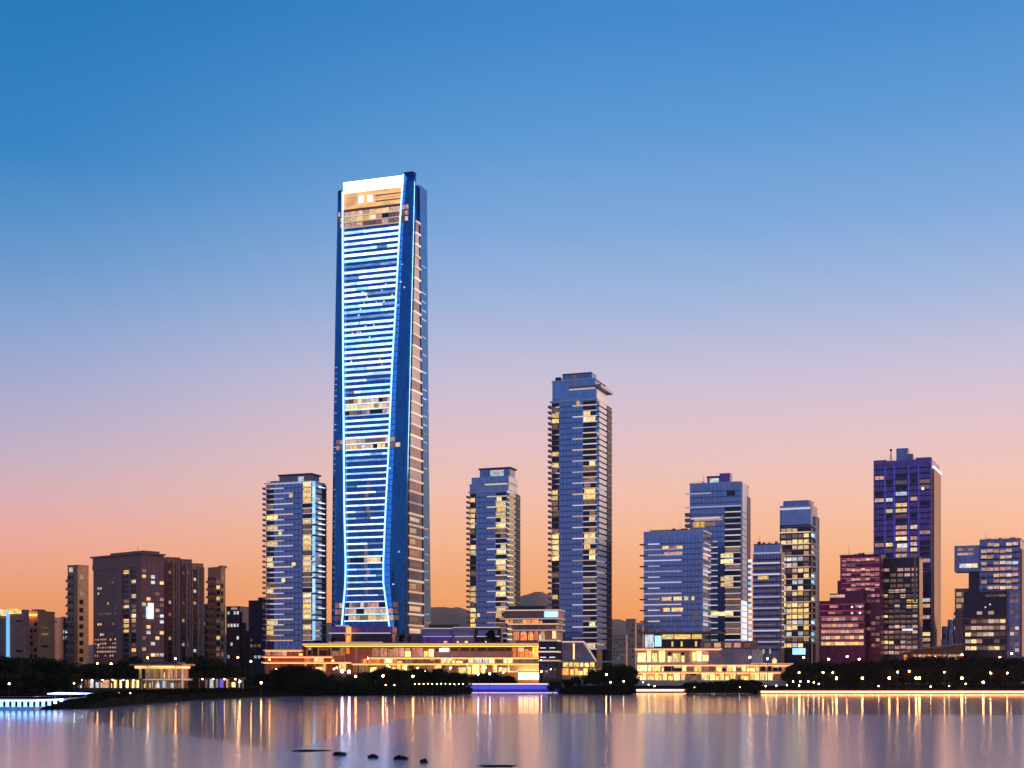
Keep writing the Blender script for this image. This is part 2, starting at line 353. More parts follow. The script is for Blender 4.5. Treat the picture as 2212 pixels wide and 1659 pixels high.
SHORE = [(-420, 1534), (0, 1533), (120, 1533), (190, 1531), (240, 1527), (320, 1519), (420, 1513), (560, 1506), (700, 1503), (860, 1501.5), (960, 1502), (1005, 1500),
         (1020, 1497), (1205, 1497), (1222, 1500), (1300, 1501), (1362, 1501), (1374, 1496.5), (1480, 1496.5), (1630, 1497.5), (1642, 1499), (2300, 1499), (3000, 1499)]
shore = [on_water(*p) for p in SHORE]
shore = [Vector((-2600, shore[0].y, 0))] + shore + [Vector((2600, shore[-1].y, 0))]
fine = []
for a, b_ in zip(shore, shore[1:]):
    k = max(1, int((b_ - a).length / 6)) if abs(a.x) < 400 and abs(b_.x) < 400 else 1
    for i in range(k):
        p = a.lerp(b_, i / k); fine.append(p + Vector((0, random.uniform(-.8, .8) if k > 1 else 0, 0)))
fine.append(shore[-1])
def ground_z(x, y):
    """height of the bank and the park behind it"""
    best = 1e9
    for a, b_ in zip(shore, shore[1:]):
        if a.x <= x <= b_.x:
            t = (x - a.x) / max(1e-6, b_.x - a.x); best = y - (a.y + (b_.y - a.y) * t); break
    if best < 0: return 0.
    for d0, z0, d1, z1 in ((0, -.2, 3, .9), (3, .9, 22, 2.6), (22, 2.6, 60, GZ)):
        if best < d1: return z0 + (z1 - z0) * (best - d0) / (d1 - d0)
    return GZ
prof = [(0, -.6), (0, -.2), (3, .9), (22, 2.6), (60, GZ)]
vs, fs = [], []
for p in fine:
    for d, z in prof: vs.append((p.x, p.y + d, z + (random.uniform(-.15, .15) if 0 < z < 3 else 0)))
for i in range(len(fine) - 1):
    for j in range(4):
        a = i * 5 + j; fs.append((a, a + 5, a + 6, a + 1))
o = mesh_obj('shore_bank', vs, fs, 'bank_soil'); tag(o, kind='structure')
# level city ground, from the head of the bank to beyond the hills
vs, fs = [], []
for p in fine: vs += [(p.x, p.y + 59.9, GZ), (p.x * 1.0, 1100, GZ)]
for i in range(len(fine) - 1): fs.append((2 * i, 2 * i + 2, 2 * i + 3, 2 * i + 1))
k = len(vs); vs += [(-2600, 1100, GZ), (2600, 1100, GZ), (16000, 17000, GZ), (-16000, 17000, GZ)]; fs.append((k, k + 1, k + 2, k + 3))
o = mesh_obj('ground', vs, fs, 'land'); tag(o, kind='structure')

def hills(name, Y, outline, depth, label):
    vs, fs = [], []; n = len(outline)
    for px, py in outline:
        p = world(px, py, Y); base = Vector((p.x, Y - depth * .6, GZ - 1)); mid = Vector((p.x, Y - depth * .3, GZ + (p.z - GZ) * .62))
        back = Vector((p.x, Y + depth, GZ - 1))
        vs += [base[:], mid[:], p[:], back[:]]
    for i in range(n - 1):
        for j in range(3):
            a = i * 4 + j; fs.append((a, a + 4, a + 5, a + 1))
    tag(mesh_obj(name, vs, fs, 'hill_wood', smooth=True), kind='structure')
def ridge(x0, x1, keys, step=14, rough=3.):
    pts = []; x = x0
    while x <= x1:
        for (a, ya), (b_, yb) in zip(keys, keys[1:]):
            if a <= x <= b_:
                t = (x - a) / (b_ - a); t = t * t * (3 - 2 * t); pts.append((x, ya + (yb - ya) * t + random.uniform(-rough, rough) * .5)); break
        x += step
    return pts
hills('hills', 15000, ridge(-300, 2500, [(-300, 1400), (300, 1392), (700, 1345), (930, 1312), (990, 1312), (1040, 1330), (1110, 1292), (1160, 1278), (1200, 1290), (1260, 1330), (1400, 1345), (1700, 1390), (2100, 1380), (2500, 1400)]), 1500, '')

# ------------------------------------------------------------------ the supertall tower
def interp(tab, y):
    if y <= tab[0][0]: return tab[0][1]
    for (a, va), (b_, vb) in zip(tab, tab[1:]):
        if a <= y <= b_: return va + (vb - va) * (y - a) / (b_ - a)
    return tab[-1][1]
LEDL = [(372, 742), (700, 743), (980, 745), (1100, 746), (1220, 749), (1260, 748), (1338, 741.5), (1400, 736)]
LEDR = [(372, 874), (478, 866), (664, 856.5), (780, 849.5), (980, 841), (1100, 835), (1219, 830), (1260, 830.5), (1338, 841), (1380, 847), (1400, 849)]
OUTL = [(372, 729.5), (664, 723.5), (980, 718.5), (1230, 716), (1400, 715)]
CORN = [(372, 895.5), (478, 893), (664, 888.5), (980, 881), (1100, 879), (1400, 878)]
RSTR = [(372, 904), (664, 906.5), (980, 910.5), (1230, 912.5), (1400, 913)]
ROUT = [(372, 920.5), (980, 925), (1400, 930)]

def supertall():
    T = Building('supertall_tower', 'tallest tower, glowing white crown, blue-white floor bands between two curved light lines', 'skyscraper', 716, 888, 928, 372, 955, 19)
    zt = lambda y: T.z(y)
    lv = [372 + i * (1400 - 372) / 44 for i in range(45)]
    D = T.v(928)
    def loft(name, m, rings, smooth=False):
        n = len(rings[0]); vs = [p for r in rings for p in r]; fs = []
        for i in range(len(rings) - 1):
            for j in range(n):
                a = i * n + j; b_ = i * n + (j + 1) % n; fs.append((a, b_, b_ + n, a + n))
        fs.append(tuple(range(n))[::-1]); fs.append(tuple(range((len(rings) - 1) * n, len(rings) * n)))
        return mesh_obj(name, vs, fs, m, T.root, smooth)
    lv_dn = lv[::-1]
    ys_core = [1480] + [y for y in lv_dn if y > 400] + [396]
    # glazed core behind everything
    rings = []
    for y in ys_core:
        a, b_ = T.u(interp(OUTL, y)) + .5, T.u(interp(CORN, y)) - .6; z = max(0, zt(y))
        Dy = T.vv(interp(ROUT, y), b_) - 1.5; rings.append([(a, 0, z), (b_, 0, z), (b_, Dy, z), (a, Dy, z)])
    loft('wall', 'glass_deep', rings)
    # corner piers with rounded outer edges
    def pier(name, inner, outer, top, round_right):
        rings = []
        for y in [1480] + [q for q in lv_dn if q > top + 2] + [top]:
            z = max(0, zt(y)); i, o = T.u(interp(inner, y)), T.u(interp(outer, y)); sgn = 1 if round_right else -1
            r = min(2.6, abs(o - i) * .6); ring = [(i, .4, z), (i, -1.5, z)]
            for k in range(6):
                an = k / 5 * math.pi / 2
                ring.append((o - sgn * r + sgn * r * math.sin(an), -1.5 + r - r * math.cos(an), z))
            ring.append((o, 3.2, z)); ring.append((i, 3.2, z)) if False else None
            ring.append((i, 3.2, z))
            rings.append(ring if round_right else ring)
        return loft(name, 'glass_navy', rings, True)
    pr = pier('corner_pier', LEDR, CORN, 372, True)
    pl = pier('corner_pier', LEDL, OUTL, 394, False)
    # rear pier of the right side
    rings = []
    for y in [1480] + [q for q in lv_dn if q > 396] + [393]:
        z = max(0, zt(y)); x = T.u(interp(CORN, y)); v0 = T.vv(interp(RSTR, y), x); v1 = T.vv(interp(ROUT, y), x)
        rings.append([(x - 2, v0, z), (x + .9, v0, z), (x + 1.2, v1 - 1.5, z), (x + .2, v1, z), (x - 2, v1, z)])
    loft('rear_pier', 'glass_navy', rings)
    # the two curved light lines
    for name, tab, top, side in (('light_line', LEDL, 398, 1), ('light_line', LEDR, 376, -1)):
        rings = []
        for y in [q for q in lv_dn if q > top and q < 1385] + [top]:
            z = zt(y); i = T.u(interp(tab, y)); wd = .95
            rings.append([(i - wd * .5, -1.3, z), (i - wd * .5, -1.95, z), (i + wd * .5, -1.95, z), (i + wd * .5, -1.3, z)])
        loft(name, 'led_line', rings)
    # crown: bright screen, amber storeys behind it
    zc0 = zt(402); a, b_ = T.u(742.5), T.u(873)
    T.box('crown_screen', 'crown_glow', a, b_, -.6, .3, zt(401), zt(377))
    back = T.box('crown_wall', 'crown_amber', a, b_, -.5, .3, zt(437), zt(401.3))
    for k in range(4):
        zz = zt(408 + k * 6.2); T.box('crown_louver', 'panel_cream' if k % 2 else 'crown_amber', T.u(812), b_ - .3, -1.0, -.45, zz - .5, zz + .4, sub=back)
    # two white rooftop characters, too far away to read: each a cluster of strokes
    for cx_, strokes in ((781, [(-5, 5, 6), (-6, 6, 2), (-4, 6, -2), (-6, 5, -6)]), (800, [(-6, 5, 6), (-5, 6, 2), (-6, 6, -1.5), (-5, 6, -6)])):
        sg = T.box('sign_character', 'led_white', T.u(cx_ - 5), T.u(cx_ - 3.4), -1.1, -.5, zt(426), zt(411))
        T.box('stroke', 'led_white', T.u(cx_ + 2), T.u(cx_ + 3.6), -1.1, -.5, zt(426), zt(411), sub=sg)
        for x0, x1, dy in strokes:
            zz = zt(418.5 - dy); T.box('stroke', 'led_white', T.u(cx_ + x0), T.u(cx_ + x1), -1.2, -.55, zz - .32, zz + .32, sub=sg)
    T.box('cornice', 'panel_terracotta', a, b_, -.9, .3, zt(440.5), zt(437.3))
    # open roof frame behind the screen on the right
    T.box('roof_frame', 'panel_cream', T.u(893) - 1, T.u(893) + .6, D * .3, D * .62, zt(418), zt(396))
    T.box('roof_frame', 'panel_cream', T.u(880), T.u(890), 2.5, D * .7, zt(402), zt(398))
    for k in range(72):
        y = 400 + k * 13.2
        if y > 1385: break
        i, oo = T.u(interp(LEDR, y) + 1.6), T.u(interp(CORN, y)) - 2.4
        T.box('pier_joint', 'glass_deep', i, oo, -1.56, -1.3, zt(y + 1.4), zt(y))
        i, oo = T.u(interp(OUTL, y)) + 2.4, T.u(interp(LEDL, y) - 1.6)
        T.box('pier_joint', 'glass_deep', i, oo, -1.56, -1.3, zt(y + 1.4), zt(y))
    # floors
    warm = [(441, 478), (853, 889), (936, 964), (1198, 1214), (1291, 1338)]
    y = 441; fl = 0
    while y < 1388:
        pitch = 12.5 if y < 990 else 14.0
        isw = any(p <= y + 4 <= q for p, q in warm)
        xl, xr = interp(LEDL, y) + 1.5, interp(LEDR, y) - 1.0
        x0, x1 = T.u(xl), T.u(xr)
        if isw:
            nb = 9 if y < 480 else 11
            bw = (x1 - x0) / nb; run = None
            for j in range(nb):
                if run is None or random.random() < .6:
                    run = random.choices(['crown_amber', 'lit_peach', 'lit_rose', 'lit_warm', 'glass_dark', 'lit_dim'], [3, 4, 2, 2, 1.3, 2] if y < 900 else [1, 4, 2, 1, 3, 3])[0]
                T.box('window', run, x0 + j * bw + .15, x0 + (j + 1) * bw - .15, -.25, .1, zt(y + pitch * .82), zt(y + 1.2))
            T.box('floor_band', 'led_slab_warm' if y < 500 else 'lit_band', x0, x1, -.55, .1, zt(y + pitch), zt(y + pitch * .84))
            if y < 480 or 930 < y < 970 or y > 1290:
                # the warm storeys go round the piers
                for tabs, n_, o_ in (((LEDL, OUTL), 2, -1), ((LEDR, CORN), 2, 1)):
                    i, oo = T.u(interp(tabs[0], y) + (1.5 if o_ > 0 else -1.5)), T.u(interp(tabs[1], y))
                    for j in range(n_):
                        if random.random() < .2: continue
                        q0, q1 = i + (oo - i) * (j + .08) / n_ * .62, i + (oo - i) * (j + .92) / n_ * .62
                        T.box('pier_window', random.choice(['lit_rose', 'lit_peach', 'lit_dim']), min(q0, q1), max(q0, q1), -1.62, -1.3, zt(y + pitch * .85), zt(y + 1.5))
        else:
            th = (5.4 if y < 800 else 4.4) if y < 990 else 3.4
            if 1260 < y: th = 2.2
            nseg = random.choice([1, 2, 2, 3]); cuts = sorted([0, 1] + [random.uniform(.2, .85) for _ in range(nseg - 1)])
            for p, q in zip(cuts, cuts[1:]):
                bright = random.random()
                pm = 'lit_band' if bright < (.86 if p < .55 else .6) else 'lit_band_dim'
                T.box('light_band', pm, x0 + (x1 - x0) * p, x0 + (x1 - x0) * q - .12, -.5, .1, zt(y + pitch), zt(y + pitch - th))
            if random.random() < .5 and 600 < y < 800:
                for _ in range(random.randint(1, 3)):
                    q = random.uniform(.1, .95); T.box('window', 'lit_cool', x0 + (x1 - x0) * q - .5, x0 + (x1 - x0) * q + .6, -.2, .1, zt(y + pitch * .55), zt(y + pitch * .25))
            if 1030 < y < 1300 and random.random() < .6:
                q = .5 + random.uniform(-.04, .04); T.box('window', 'lit_dim', x0 + (x1 - x0) * q, x0 + (x1 - x0) * q + 2.6, -.2, .1, zt(y + pitch * .7), zt(y + 1))
        # small lights in the piers
        if random.random() < .12:
            i, oo = T.u(interp(LEDR, y) + 3), T.u(interp(CORN, y) - 8); q = random.uniform(i, max(i + .1, oo - 1.5))
            T.box('pier_window', random.choice(['lit_cool', 'led_cyan']), q, q + 1.3, -1.62, -1.3, zt(y + 6), zt(y + 3))
        if y > 760 and random.random() < .75:
            i, oo = T.u(interp(OUTL, y) + 1), T.u(interp(OUTL, y) + 9)
            T.box('pier_window', 'lit_band_dim' if y < 1050 else 'lit_dim', i + 1.2, oo, -1.62, -1.3, zt(y + 5), zt(y + 3))
        y += pitch; fl += 1
    # right side: recessed mauve wall with a projecting ledge every second storey
    for k in range(38):
        y = 472 + k * 24.3
        if y > 1395: break
        x = T.u(interp(CORN, y + 12)); v0, v1 = 3.4, T.vv(interp(RSTR, y), x)
        T.box('side_panel', random.choice(['panel_mauve', 'glass_warm', 'panel_mauve']), x - 1, x + .25, v0, v1, max(0, zt(y + 25)), zt(y + 5.2))
        T.box('side_ledge', 'led_slab_warm', x - 1, x + 1.1, v0, v1 + .6, zt(y + 5), zt(y + 1.2))
        if y > 1100 and random.random() < .8:
            T.box('side_window', random.choice(['lit_peach', 'lit_dim']), x, x + .4, v0 + 1, v0 + (v1 - v0) * random.uniform(.4, .9), zt(y + 20), zt(y + 10))
    for k in range(44):
        y = 560 + k * 19
        if y > 1380: break
        x = T.u(interp(CORN, y)) + 1.0
        if random.random() < .6: T.box('side_window', random.choice(['lit_band_dim', 'lit_dim', 'lit_rose'] if y > 900 else ['lit_band_dim']), x, x + .35, T.vv(interp(RSTR, y) + 4, x), T.vv(interp(ROUT, y) - 3, x), zt(y + 4), zt(y + 1.5))
supertall()

# ------------------------------------------------------------------ residential towers with balconies
def residential(name, label, xl, xn, xr, ytop, ybase, pitch, Y, theta, right_lines, crown, led=False, lit=.3, warm_side=False, litrows=()):
    B = Building(name, label, 'apartment tower', xl, xn, xr, ytop, Y, theta, group='slim blue glass apartment towers')
    w, d = B.w, B.d
    B.body('wall', 'glass_blue', -w, 0, 0, d, 0, B.z(ytop) - .4)
    B.box('roof_slab', 'panel_white', -w - .9, .9, -.9, d, B.z(ytop) - .4, B.z(ytop) + .5)
    n = int((ybase - ytop) / pitch)
    X = lambda f: -w + f * w
    fh = pitch * Y / F
    B.grid(xl + (xn - xl) * .18, xl + (xn - xl) * (.70 if right_lines else .78), ytop, ybase, pitch, 7, 'spandrel_blue')
    B.roof_kit(xl + 2, xl + (xn - xl) * .2, ytop - 1.7, int(xl), False)
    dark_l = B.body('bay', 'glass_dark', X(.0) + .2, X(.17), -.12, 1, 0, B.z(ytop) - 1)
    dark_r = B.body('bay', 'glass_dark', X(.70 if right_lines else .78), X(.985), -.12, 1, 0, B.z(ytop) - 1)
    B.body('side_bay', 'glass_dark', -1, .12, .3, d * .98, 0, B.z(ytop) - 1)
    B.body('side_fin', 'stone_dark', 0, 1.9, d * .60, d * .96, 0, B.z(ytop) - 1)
    for i in range(n):
        z = B.z(ytop) - (i + 1) * fh
        if z < 3: break
        yy = ytop + (i + 1) * pitch
        hot = any(a <= yy <= b_ for a, b_ in litrows)
        # left balcony with its parapet
        b0 = B.box('balcony', 'stone_brown', -w - 2.3, X(.1), -1.2, 4, z - .25, z + .15)
        B.box('parapet', 'panel_mauve' if i % 2 else 'glass_brown', -w - 2.3, -w + .1, -1.25, -1.05, z + .15, z + 1.15, sub=b0)
        # slab edges picked out by light
        if right_lines:
            f0 = .47 if i % 2 == 0 else .70
            B.box('slab_edge', 'led_slab' if random.random() < .5 else 'led_slab_warm', X(f0), .1, -.75, .1, z - .3, z + .35)
            if i % 2 == 1 or random.random() < .6:
                B.box('slab_edge', 'led_slab' if random.random() < .3 else 'lit_dim', X(0), X(.18), -.7, .1, z - .25, z + .25)
        else:
            f1 = .58 if i % 2 else .38
            B.box('slab_edge', 'led_slab' if random.random() < .75 else 'led_slab_warm', X(0), X(f1), -.75, .1, z - .3, z + .4)
            B.box('slab_edge', 'led_slab', X(.79), .1, -.7, .1, z - .25, z + .25)
        # rooms
        r = random.random()
        mm = 'lit_warm' if (hot or r < lit) else ('lit_dim' if r < lit + .35 else None)
        if mm:
            q0 = random.choice([.71, .73, .84]) if right_lines else .80
            B.box('window', mm, X(q0), X(random.choice([.97, .97, .86]) if q0 < .8 else .97), -.35, .05, z + .5, z + fh - .5)
        r = random.random()
        mm = 'lit_warm' if (hot and right_lines) or r < lit * .6 else ('lit_dim' if r < lit * .6 + .3 else None)
        if mm: B.box('window', mm, X(.02), X(random.choice([.14, .16, .25 if not right_lines else .16])), -.35, .05, z + .5, z + fh - .5)
        if random.random() < lit * .35:
            q = random.choice([.2, .27, .34, .50, .56]); B.box('window', 'lit_warm', X(q), X(q + .07), -.3, .05, z + .6, z + fh - .6)
        # right-hand balconies: rounded white fronts
        pb = B.box('side_balcony', 'panel_cream' if warm_side else 'panel_white', 0, 1.7, .3, d * .58, z - .1, z + fh * .66)
        B.box('handrail', 'metal_grey', 1.6, 1.82, .3, d * .58, z + fh * .66, z + fh * .66 + .15, sub=pb)
        if warm_side or random.random() < .25:
            B.box('side_window', 'lit_warm' if warm_side else 'lit_peach', .1, .3, .5, d * .58, z + fh * .7, z + fh * .97)
        B.box('side_slab', 'metal_dark' if i % 2 else 'panel_mauve', 0, 2.2 if i % 2 else 2.5, d * .56, d * .97, z - .2, z + .2)
        if led:
            B.box('light_fin', 'led_cyan', .2, 1.9, -.9, .2, z + .3, z + fh * (.95 if random.random() < .6 else .6))
            if random.random() < .7: B.box('side_light', 'led_white', 1.5, 2.3, d * .3, d * .8, z + .2, z + .9)
    crown(B)
    return B

def crown_left(B):
    z0 = B.z(1040)
    B.body('roof_room', 'panel_mauve', B.u(600), B.u(668), 2, 14, z0 + .5, B.z(1024)); B.box('roof_slab', 'roof_dark', B.u(598), B.u(671), 1.5, 15, B.z(1024), B.z(1020.5))
    B.box('roof_window', 'lit_cool', B.u(641), B.u(653), 1.8, 2.1, z0 + 1, B.z(1027))
    B.box('roof_plant', 'concrete', B.u(582), B.u(594), 3, 8, z0 + .5, B.z(1033))
    B.box('slab_edge', 'led_slab', -B.w, .2, -.9, .1, B.z(1042), B.z(1039))
residential('apartment_tower', 'blue apartment tower with a pale blue light column, left of the tallest tower', 575, 675.5, 701, 1040, 1394, 13.3 * .86, 960, 21, False, crown_left, led=True, lit=.34, litrows=((1070, 1092), (1180, 1200), (1215, 1245), (1290, 1345)))

def crown_mid(B):
    z0 = B.z(1060)
    for a, b_, m, y0, y1, dx in ((1014, 1095, 'glass_blue', 1060, 1043, 0), (1018, 1094, 'glass_blue', 1043, 1028, 0)):
        B.body('penthouse', m, B.u(a), B.u(b_) , 0.5, B.d * .85, B.z(y0) + .5, B.z(y1))
    B.box('roof_slab', 'panel_white', B.u(1014), 1.2, -.6, B.d * .9, B.z(1044.5), B.z(1042.5))
    B.box('penthouse_side', 'panel_white', 0, 1.2, .5, B.d * .8, B.z(1041), B.z(1028)); B.box('penthouse_side', 'panel_white', 0, 1.2, .5, B.d * .8, B.z(1058), B.z(1045.5))
    B.box('slab_edge', 'led_slab_warm', B.u(1048), .2, -.8, .4, B.z(1046), B.z(1043.5))
    B.body('roof_room', 'glass_slate', B.u(1033), B.u(1098), 3, 14, B.z(1027.8), B.z(1011)); B.box('roof_slab', 'roof_dark', B.u(1031), B.u(1101), 2.5, 15, B.z(1011), B.z(1007.5))
    B.box('roof_window', 'lit_cool', B.u(1056), B.u(1085), 2.8, 3.1, B.z(1026), B.z(1013))
residential('apartment_tower', 'shorter blue apartment tower with yellow lit side balconies, between the two tallest towers', 1015, 1095, 1119.5, 1060, 1420, 11.4, 975, 20, True, crown_mid, lit=.34, warm_side=True, litrows=((1075, 1090), (1120, 1140), (1178, 1190), (1270, 1290)))

def crown_tall(B):
    B.body('penthouse', 'glass_blue', B.u(1192), B.u(1285), 1.0, B.d * .8, B.z(862) + .5, B.z(818))
    B.box('penthouse_side', 'panel_white', B.u(1285), B.u(1285) + 1, 1.2, B.d * .8, B.z(858), B.z(838))
    B.box('roof_slab', 'panel_white', B.u(1191), B.u(1285.5) + .5, .4, B.d * .85, B.z(818), B.z(815.5))
    B.box('roof_slab', 'panel_mauve', B.u(1228), B.u(1288) + 3.2, .2, B.d * .95, B.z(836), B.z(830))
    B.box('slab_edge', 'led_slab_warm', B.u(1229), B.u(1285), .3, 1.1, B.z(838.5), B.z(836.2))
    B.body('roof_room', 'glass_slate', B.u(1211), B.u(1275), 4, 14, B.z(815), B.z(802)); B.box('roof_slab', 'roof_dark', B.u(1211), B.u(1274), 3.5, 15, B.z(802), B.z(800))
    B.body('roof_tank', 'stone_dark', B.u(1195), B.u(1206), 4, 8, B.z(815), B.z(806), bevel=.6)
    B.box('roof_window', 'lit_dim', B.u(1234), B.u(1243), 3.8, 4.1, B.z(814), B.z(804))
residential('apartment_tower', 'tall slim blue apartment tower with white side balconies, second tallest in the skyline', 1191.5, 1289, 1317, 862, 1412, 12.0, 935, 20, True, crown_tall, lit=.12, litrows=((890, 915), (1003, 1012), (1066, 1084), (1160, 1212), (1195, 1206)))

# ------------------------------------------------------------------ office blocks right of the centre
def office_front():
    B = Building('office_block', 'square blue office block with an overhanging base slab, right of centre', 'office building', 1390.5, 1518, 1535.5, 1147, 940, 20)
    w, d = B.w, B.d
    B.body('wall', 'glass_blue', -w, 0, 0, d, B.z(1364), B.z(1147)); B.body('base', 'glass_dark', -w + 1, -1, 1, d, 0, B.z(1368))
    B.box('roof_slab', 'panel_white', -w, .6, -.6, d, B.z(1147), B.z(1144.5)); B.box('roof_slab', 'roof_dark', B.u(1402), B.u(1475), 3, 16, B.z(1144.4), B.z(1141))
    B.box('overhang_slab', 'panel_terracotta', B.u(1381), B.u(1552), -4, d, B.z(1368), B.z(1364))
    fh = 12.05
    B.grid(1391, 1517, 1160, 1360, fh, 16, 'spandrel_blue'); B.roof_kit(1400, 1510, 1144, 5)
    for i in range(15):
        y = 1172 + i * fh
        if y > 1356: break
        f1 = 1472 if i % 2 else 1425
        if i in (1, 2): f1 = 1472
        B.front('slab_edge', 'led_slab', 1391, f1, y - 1.1, y + 1.3, .7)
        if i % 2 == 0: B.box('balcony', 'stone_brown', -w - 2.6, -w + 3, -1, 4, B.z(y + 1.5), B.z(y - 1))
        sb = B.side('side_slab', 'led_slab' if i % 3 else 'panel_white', .2, d * .8, B.z(y + 1.3), B.z(y - 1.3), 1.2)
        if random.random() < .6: B.side('side_window', random.choice(['lit_cool', 'lit_dim', 'lit_peach']), 1, d * .6, B.z(y + 10), B.z(y + 4), .2)
    for y, xs in ((1176, [(1431, 1445, 'lit_warm'), (1447, 1461, 'lit_dim'), (1454, 1475, 'lit_warm')]), (1189, [(1435, 1474, 'lit_rose')]), (1320 - 33, [(1419, 1430, 'lit_dim'), (1430, 1450, 'lit_warm'), (1455, 1473, 'lit_warm'), (1478, 1487, 'lit_warm'), (1494, 1500, 'lit_warm')]),
                  (1311, [(1425, 1432, 'lit_dim'), (1433, 1447, 'lit_warm'), (1451, 1475, 'lit_warm')])):
        for a, b_, m in xs: B.front('window', m, a, b_, y + 1, y + 9, .3)
    for _ in range(7):
        a = random.uniform(1484, 1512); y = random.uniform(1315, 1352); B.front('window', 'lit_dim', a, a + 4, y, y + 5, .25)
    B.front('window', 'lit_cool', 1393, 1412, 1370, 1398, -.6, back=1.1); B.front('window', 'led_cyan', 1414, 1428, 1372, 1396, -.6, back=1.1)
    for a, b_ in ((1430, 1454), (1456, 1491), (1494, 1522)): B.front('window', 'lit_warm', a, b_ if b_ < 1517 else 1515, 1370, 1380, -.6, back=1.1)
    for a in (1450, 1470, 1501): B.front('window', 'lit_warm', a, a + 4, 1385, 1396, -.6, back=1.1)
office_front()

def office_rear():
    B = Building('office_tower', 'blue tower with a pale narrow right side, rising behind the square office block', 'office building', 1490, 1600.5, 1617, 1042, 1000, 20)
    w, d = B.w, B.d
    B.body('wall', 'glass_blue', -w, 0, 0, d, 0, B.z(1042)); B.box('roof_slab', 'panel_white', -w - .4, .5, -.5, d, B.z(1042), B.z(1039.5))
    B.box('frame', 'panel_white', 0, 1.1, .3, d * .62, B.z(1295), B.z(1042)); B.box('side_fin', 'stone_mauve', 0, 1.6, d * .64, d * .98, B.z(1300), B.z(1066))
    B.box('frame', 'led_white', 0, 1.0, .3, d * .62, B.z(1402), B.z(1297))
    B.body('roof_room', 'glass_slate', B.u(1525), B.u(1560), 4, 12, B.z(1039), B.z(1027)); B.box('roof_slab', 'roof_dark', B.u(1524), B.u(1556), 3.5, 13, B.z(1027), B.z(1024))
    B.box('roof_window', 'lit_cool', B.u(1531), B.u(1550), 3.7, 4.1, B.z(1038), B.z(1029)); B.body('roof_room', 'glass_violet', B.u(1552), B.u(1575), 3, 12, B.z(1039), B.z(1019), bevel=.8)
    B.front('window', 'glass_dark', 1570, 1588, 1059, 1070, .2); B.grid(1491, 1564, 1046, 1400, 12.6, 9, 'spandrel_blue'); B.grid(1565, 1600, 1046, 1092, 12.6, 5, 'spandrel_blue'); B.roof_kit(1494, 1524, 1039.5, 6)
    B.body('bay', 'glass_dark', B.u(1565), -.2, -.12, 1, 0, B.z(1093))
    for k, y in enumerate((1062, 1092)):
        B.box('slab_edge', 'led_slab', -w - 3.2, B.u(1536) if k == 0 else 0, -.9, .4, B.z(y + 1.5), B.z(y - 1.2))
    for k in range(5):
        y = 1104 + k * 12; b0 = B.box('balcony', 'panel_mauve', -w - 3.4, -w + 1, -1.2, 5, B.z(y + 7), B.z(y))
        if k in (1,): B.front('window', 'lit_peach', 1500, 1560, y - 2, y + 6, .25)
    B.front('slab_edge', 'led_slab', 1492, 1555, 1115, 1118, .6); B.front('window', 'lit_warm', 1497, 1522, 1124, 1136, .3); B.front('window', 'lit_dim', 1523, 1545, 1126, 1134, .3)
    for i in range(24):
        y = 1105 + i * 12.6
        if y > 1400: break
        B.front('slab_edge', 'led_slab' if i < 12 or i % 3 else 'led_slab_warm', 1566, 1600, y - 1.2, y + 1.2, .7)
        if i > 4: B.front('slab_edge', 'led_slab', 1536 if i > 5 else 1540, 1550, y - 1.2, y + 1, .6)
        if i in (7, 8, 11, 12, 17): B.front('window', 'lit_warm', 1557 if i != 17 else 1520, 1584, y + 1.4, y + 10.5, .3)
        elif i > 3: B.front('window', 'lit_dim' if random.random() < .7 else 'glass_dark', 1567, 1599, y + 2, y + 10, .25)
        B.side('side_slab', 'metal_grey', .2, d * .9, B.z(y + 1), B.z(y), 1.5)
office_rear()

def office_small():
    B = Building('office_block', 'low slate blue office block with white ledges in front of the rounded lit tower', 'office building', 1626.5, 1685, 1692, 1193, 950, 22)
    w, d = B.w, B.d
    B.body('wall', 'glass_slate', -w, 0, 0, d, 0, B.z(1193)); B.body('roof_room', 'glass_blue', B.u(1627), B.u(1684), 1.5, d * .8, B.z(1193), B.z(1175))
    B.box('roof_slab', 'roof_dark', B.u(1627), B.u(1684.5), 1.2, d * .82, B.z(1175), B.z(1173)); B.box('roof_slab', 'led_slab', -w - 2, .5, -.6, .6, B.z(1195), B.z(1192.5))
    B.box('frame', 'panel_terracotta', 0, .9, 0, d * .9, 0, B.z(1193)); B.grid(1627, 1685, 1196, 1410, 12.2, 8, 'spandrel_dark'); B.roof_kit(1630, 1680, 1173, 7)
    for i in range(17):
        y = 1206 + i * 12.2
        if y > 1400: break
        if i % 2 == 0: B.front('slab_edge', 'led_slab', 1626, 1685, y + 8, y + 11, .8)
        else: B.front('slab_edge', 'lit_dim', 1628, 1675, y + 8, y + 10, .5)
        b0 = B.box('balcony', 'panel_white', -w - 3.6, -w, -1, 5, B.z(y + 4), B.z(y + 1.5)); B.box('light_strip', random.choice(['led_white', 'led_cyan']), -w - 3.0, -w - .3, -1.3, -1.0, B.z(y + 7), B.z(y + 1), sub=b0)
        B.side('side_slab', 'led_slab', .1, d * .8, B.z(y + 10.5), B.z(y + 8), 1.3)
    B.front('window', 'lit_warm', 1637, 1660, 1243, 1252, .3)
    for a in (1636, 1648, 1662): B.front('window', 'lit_warm', a, a + 3, 1402, 1412, .3)
office_small()

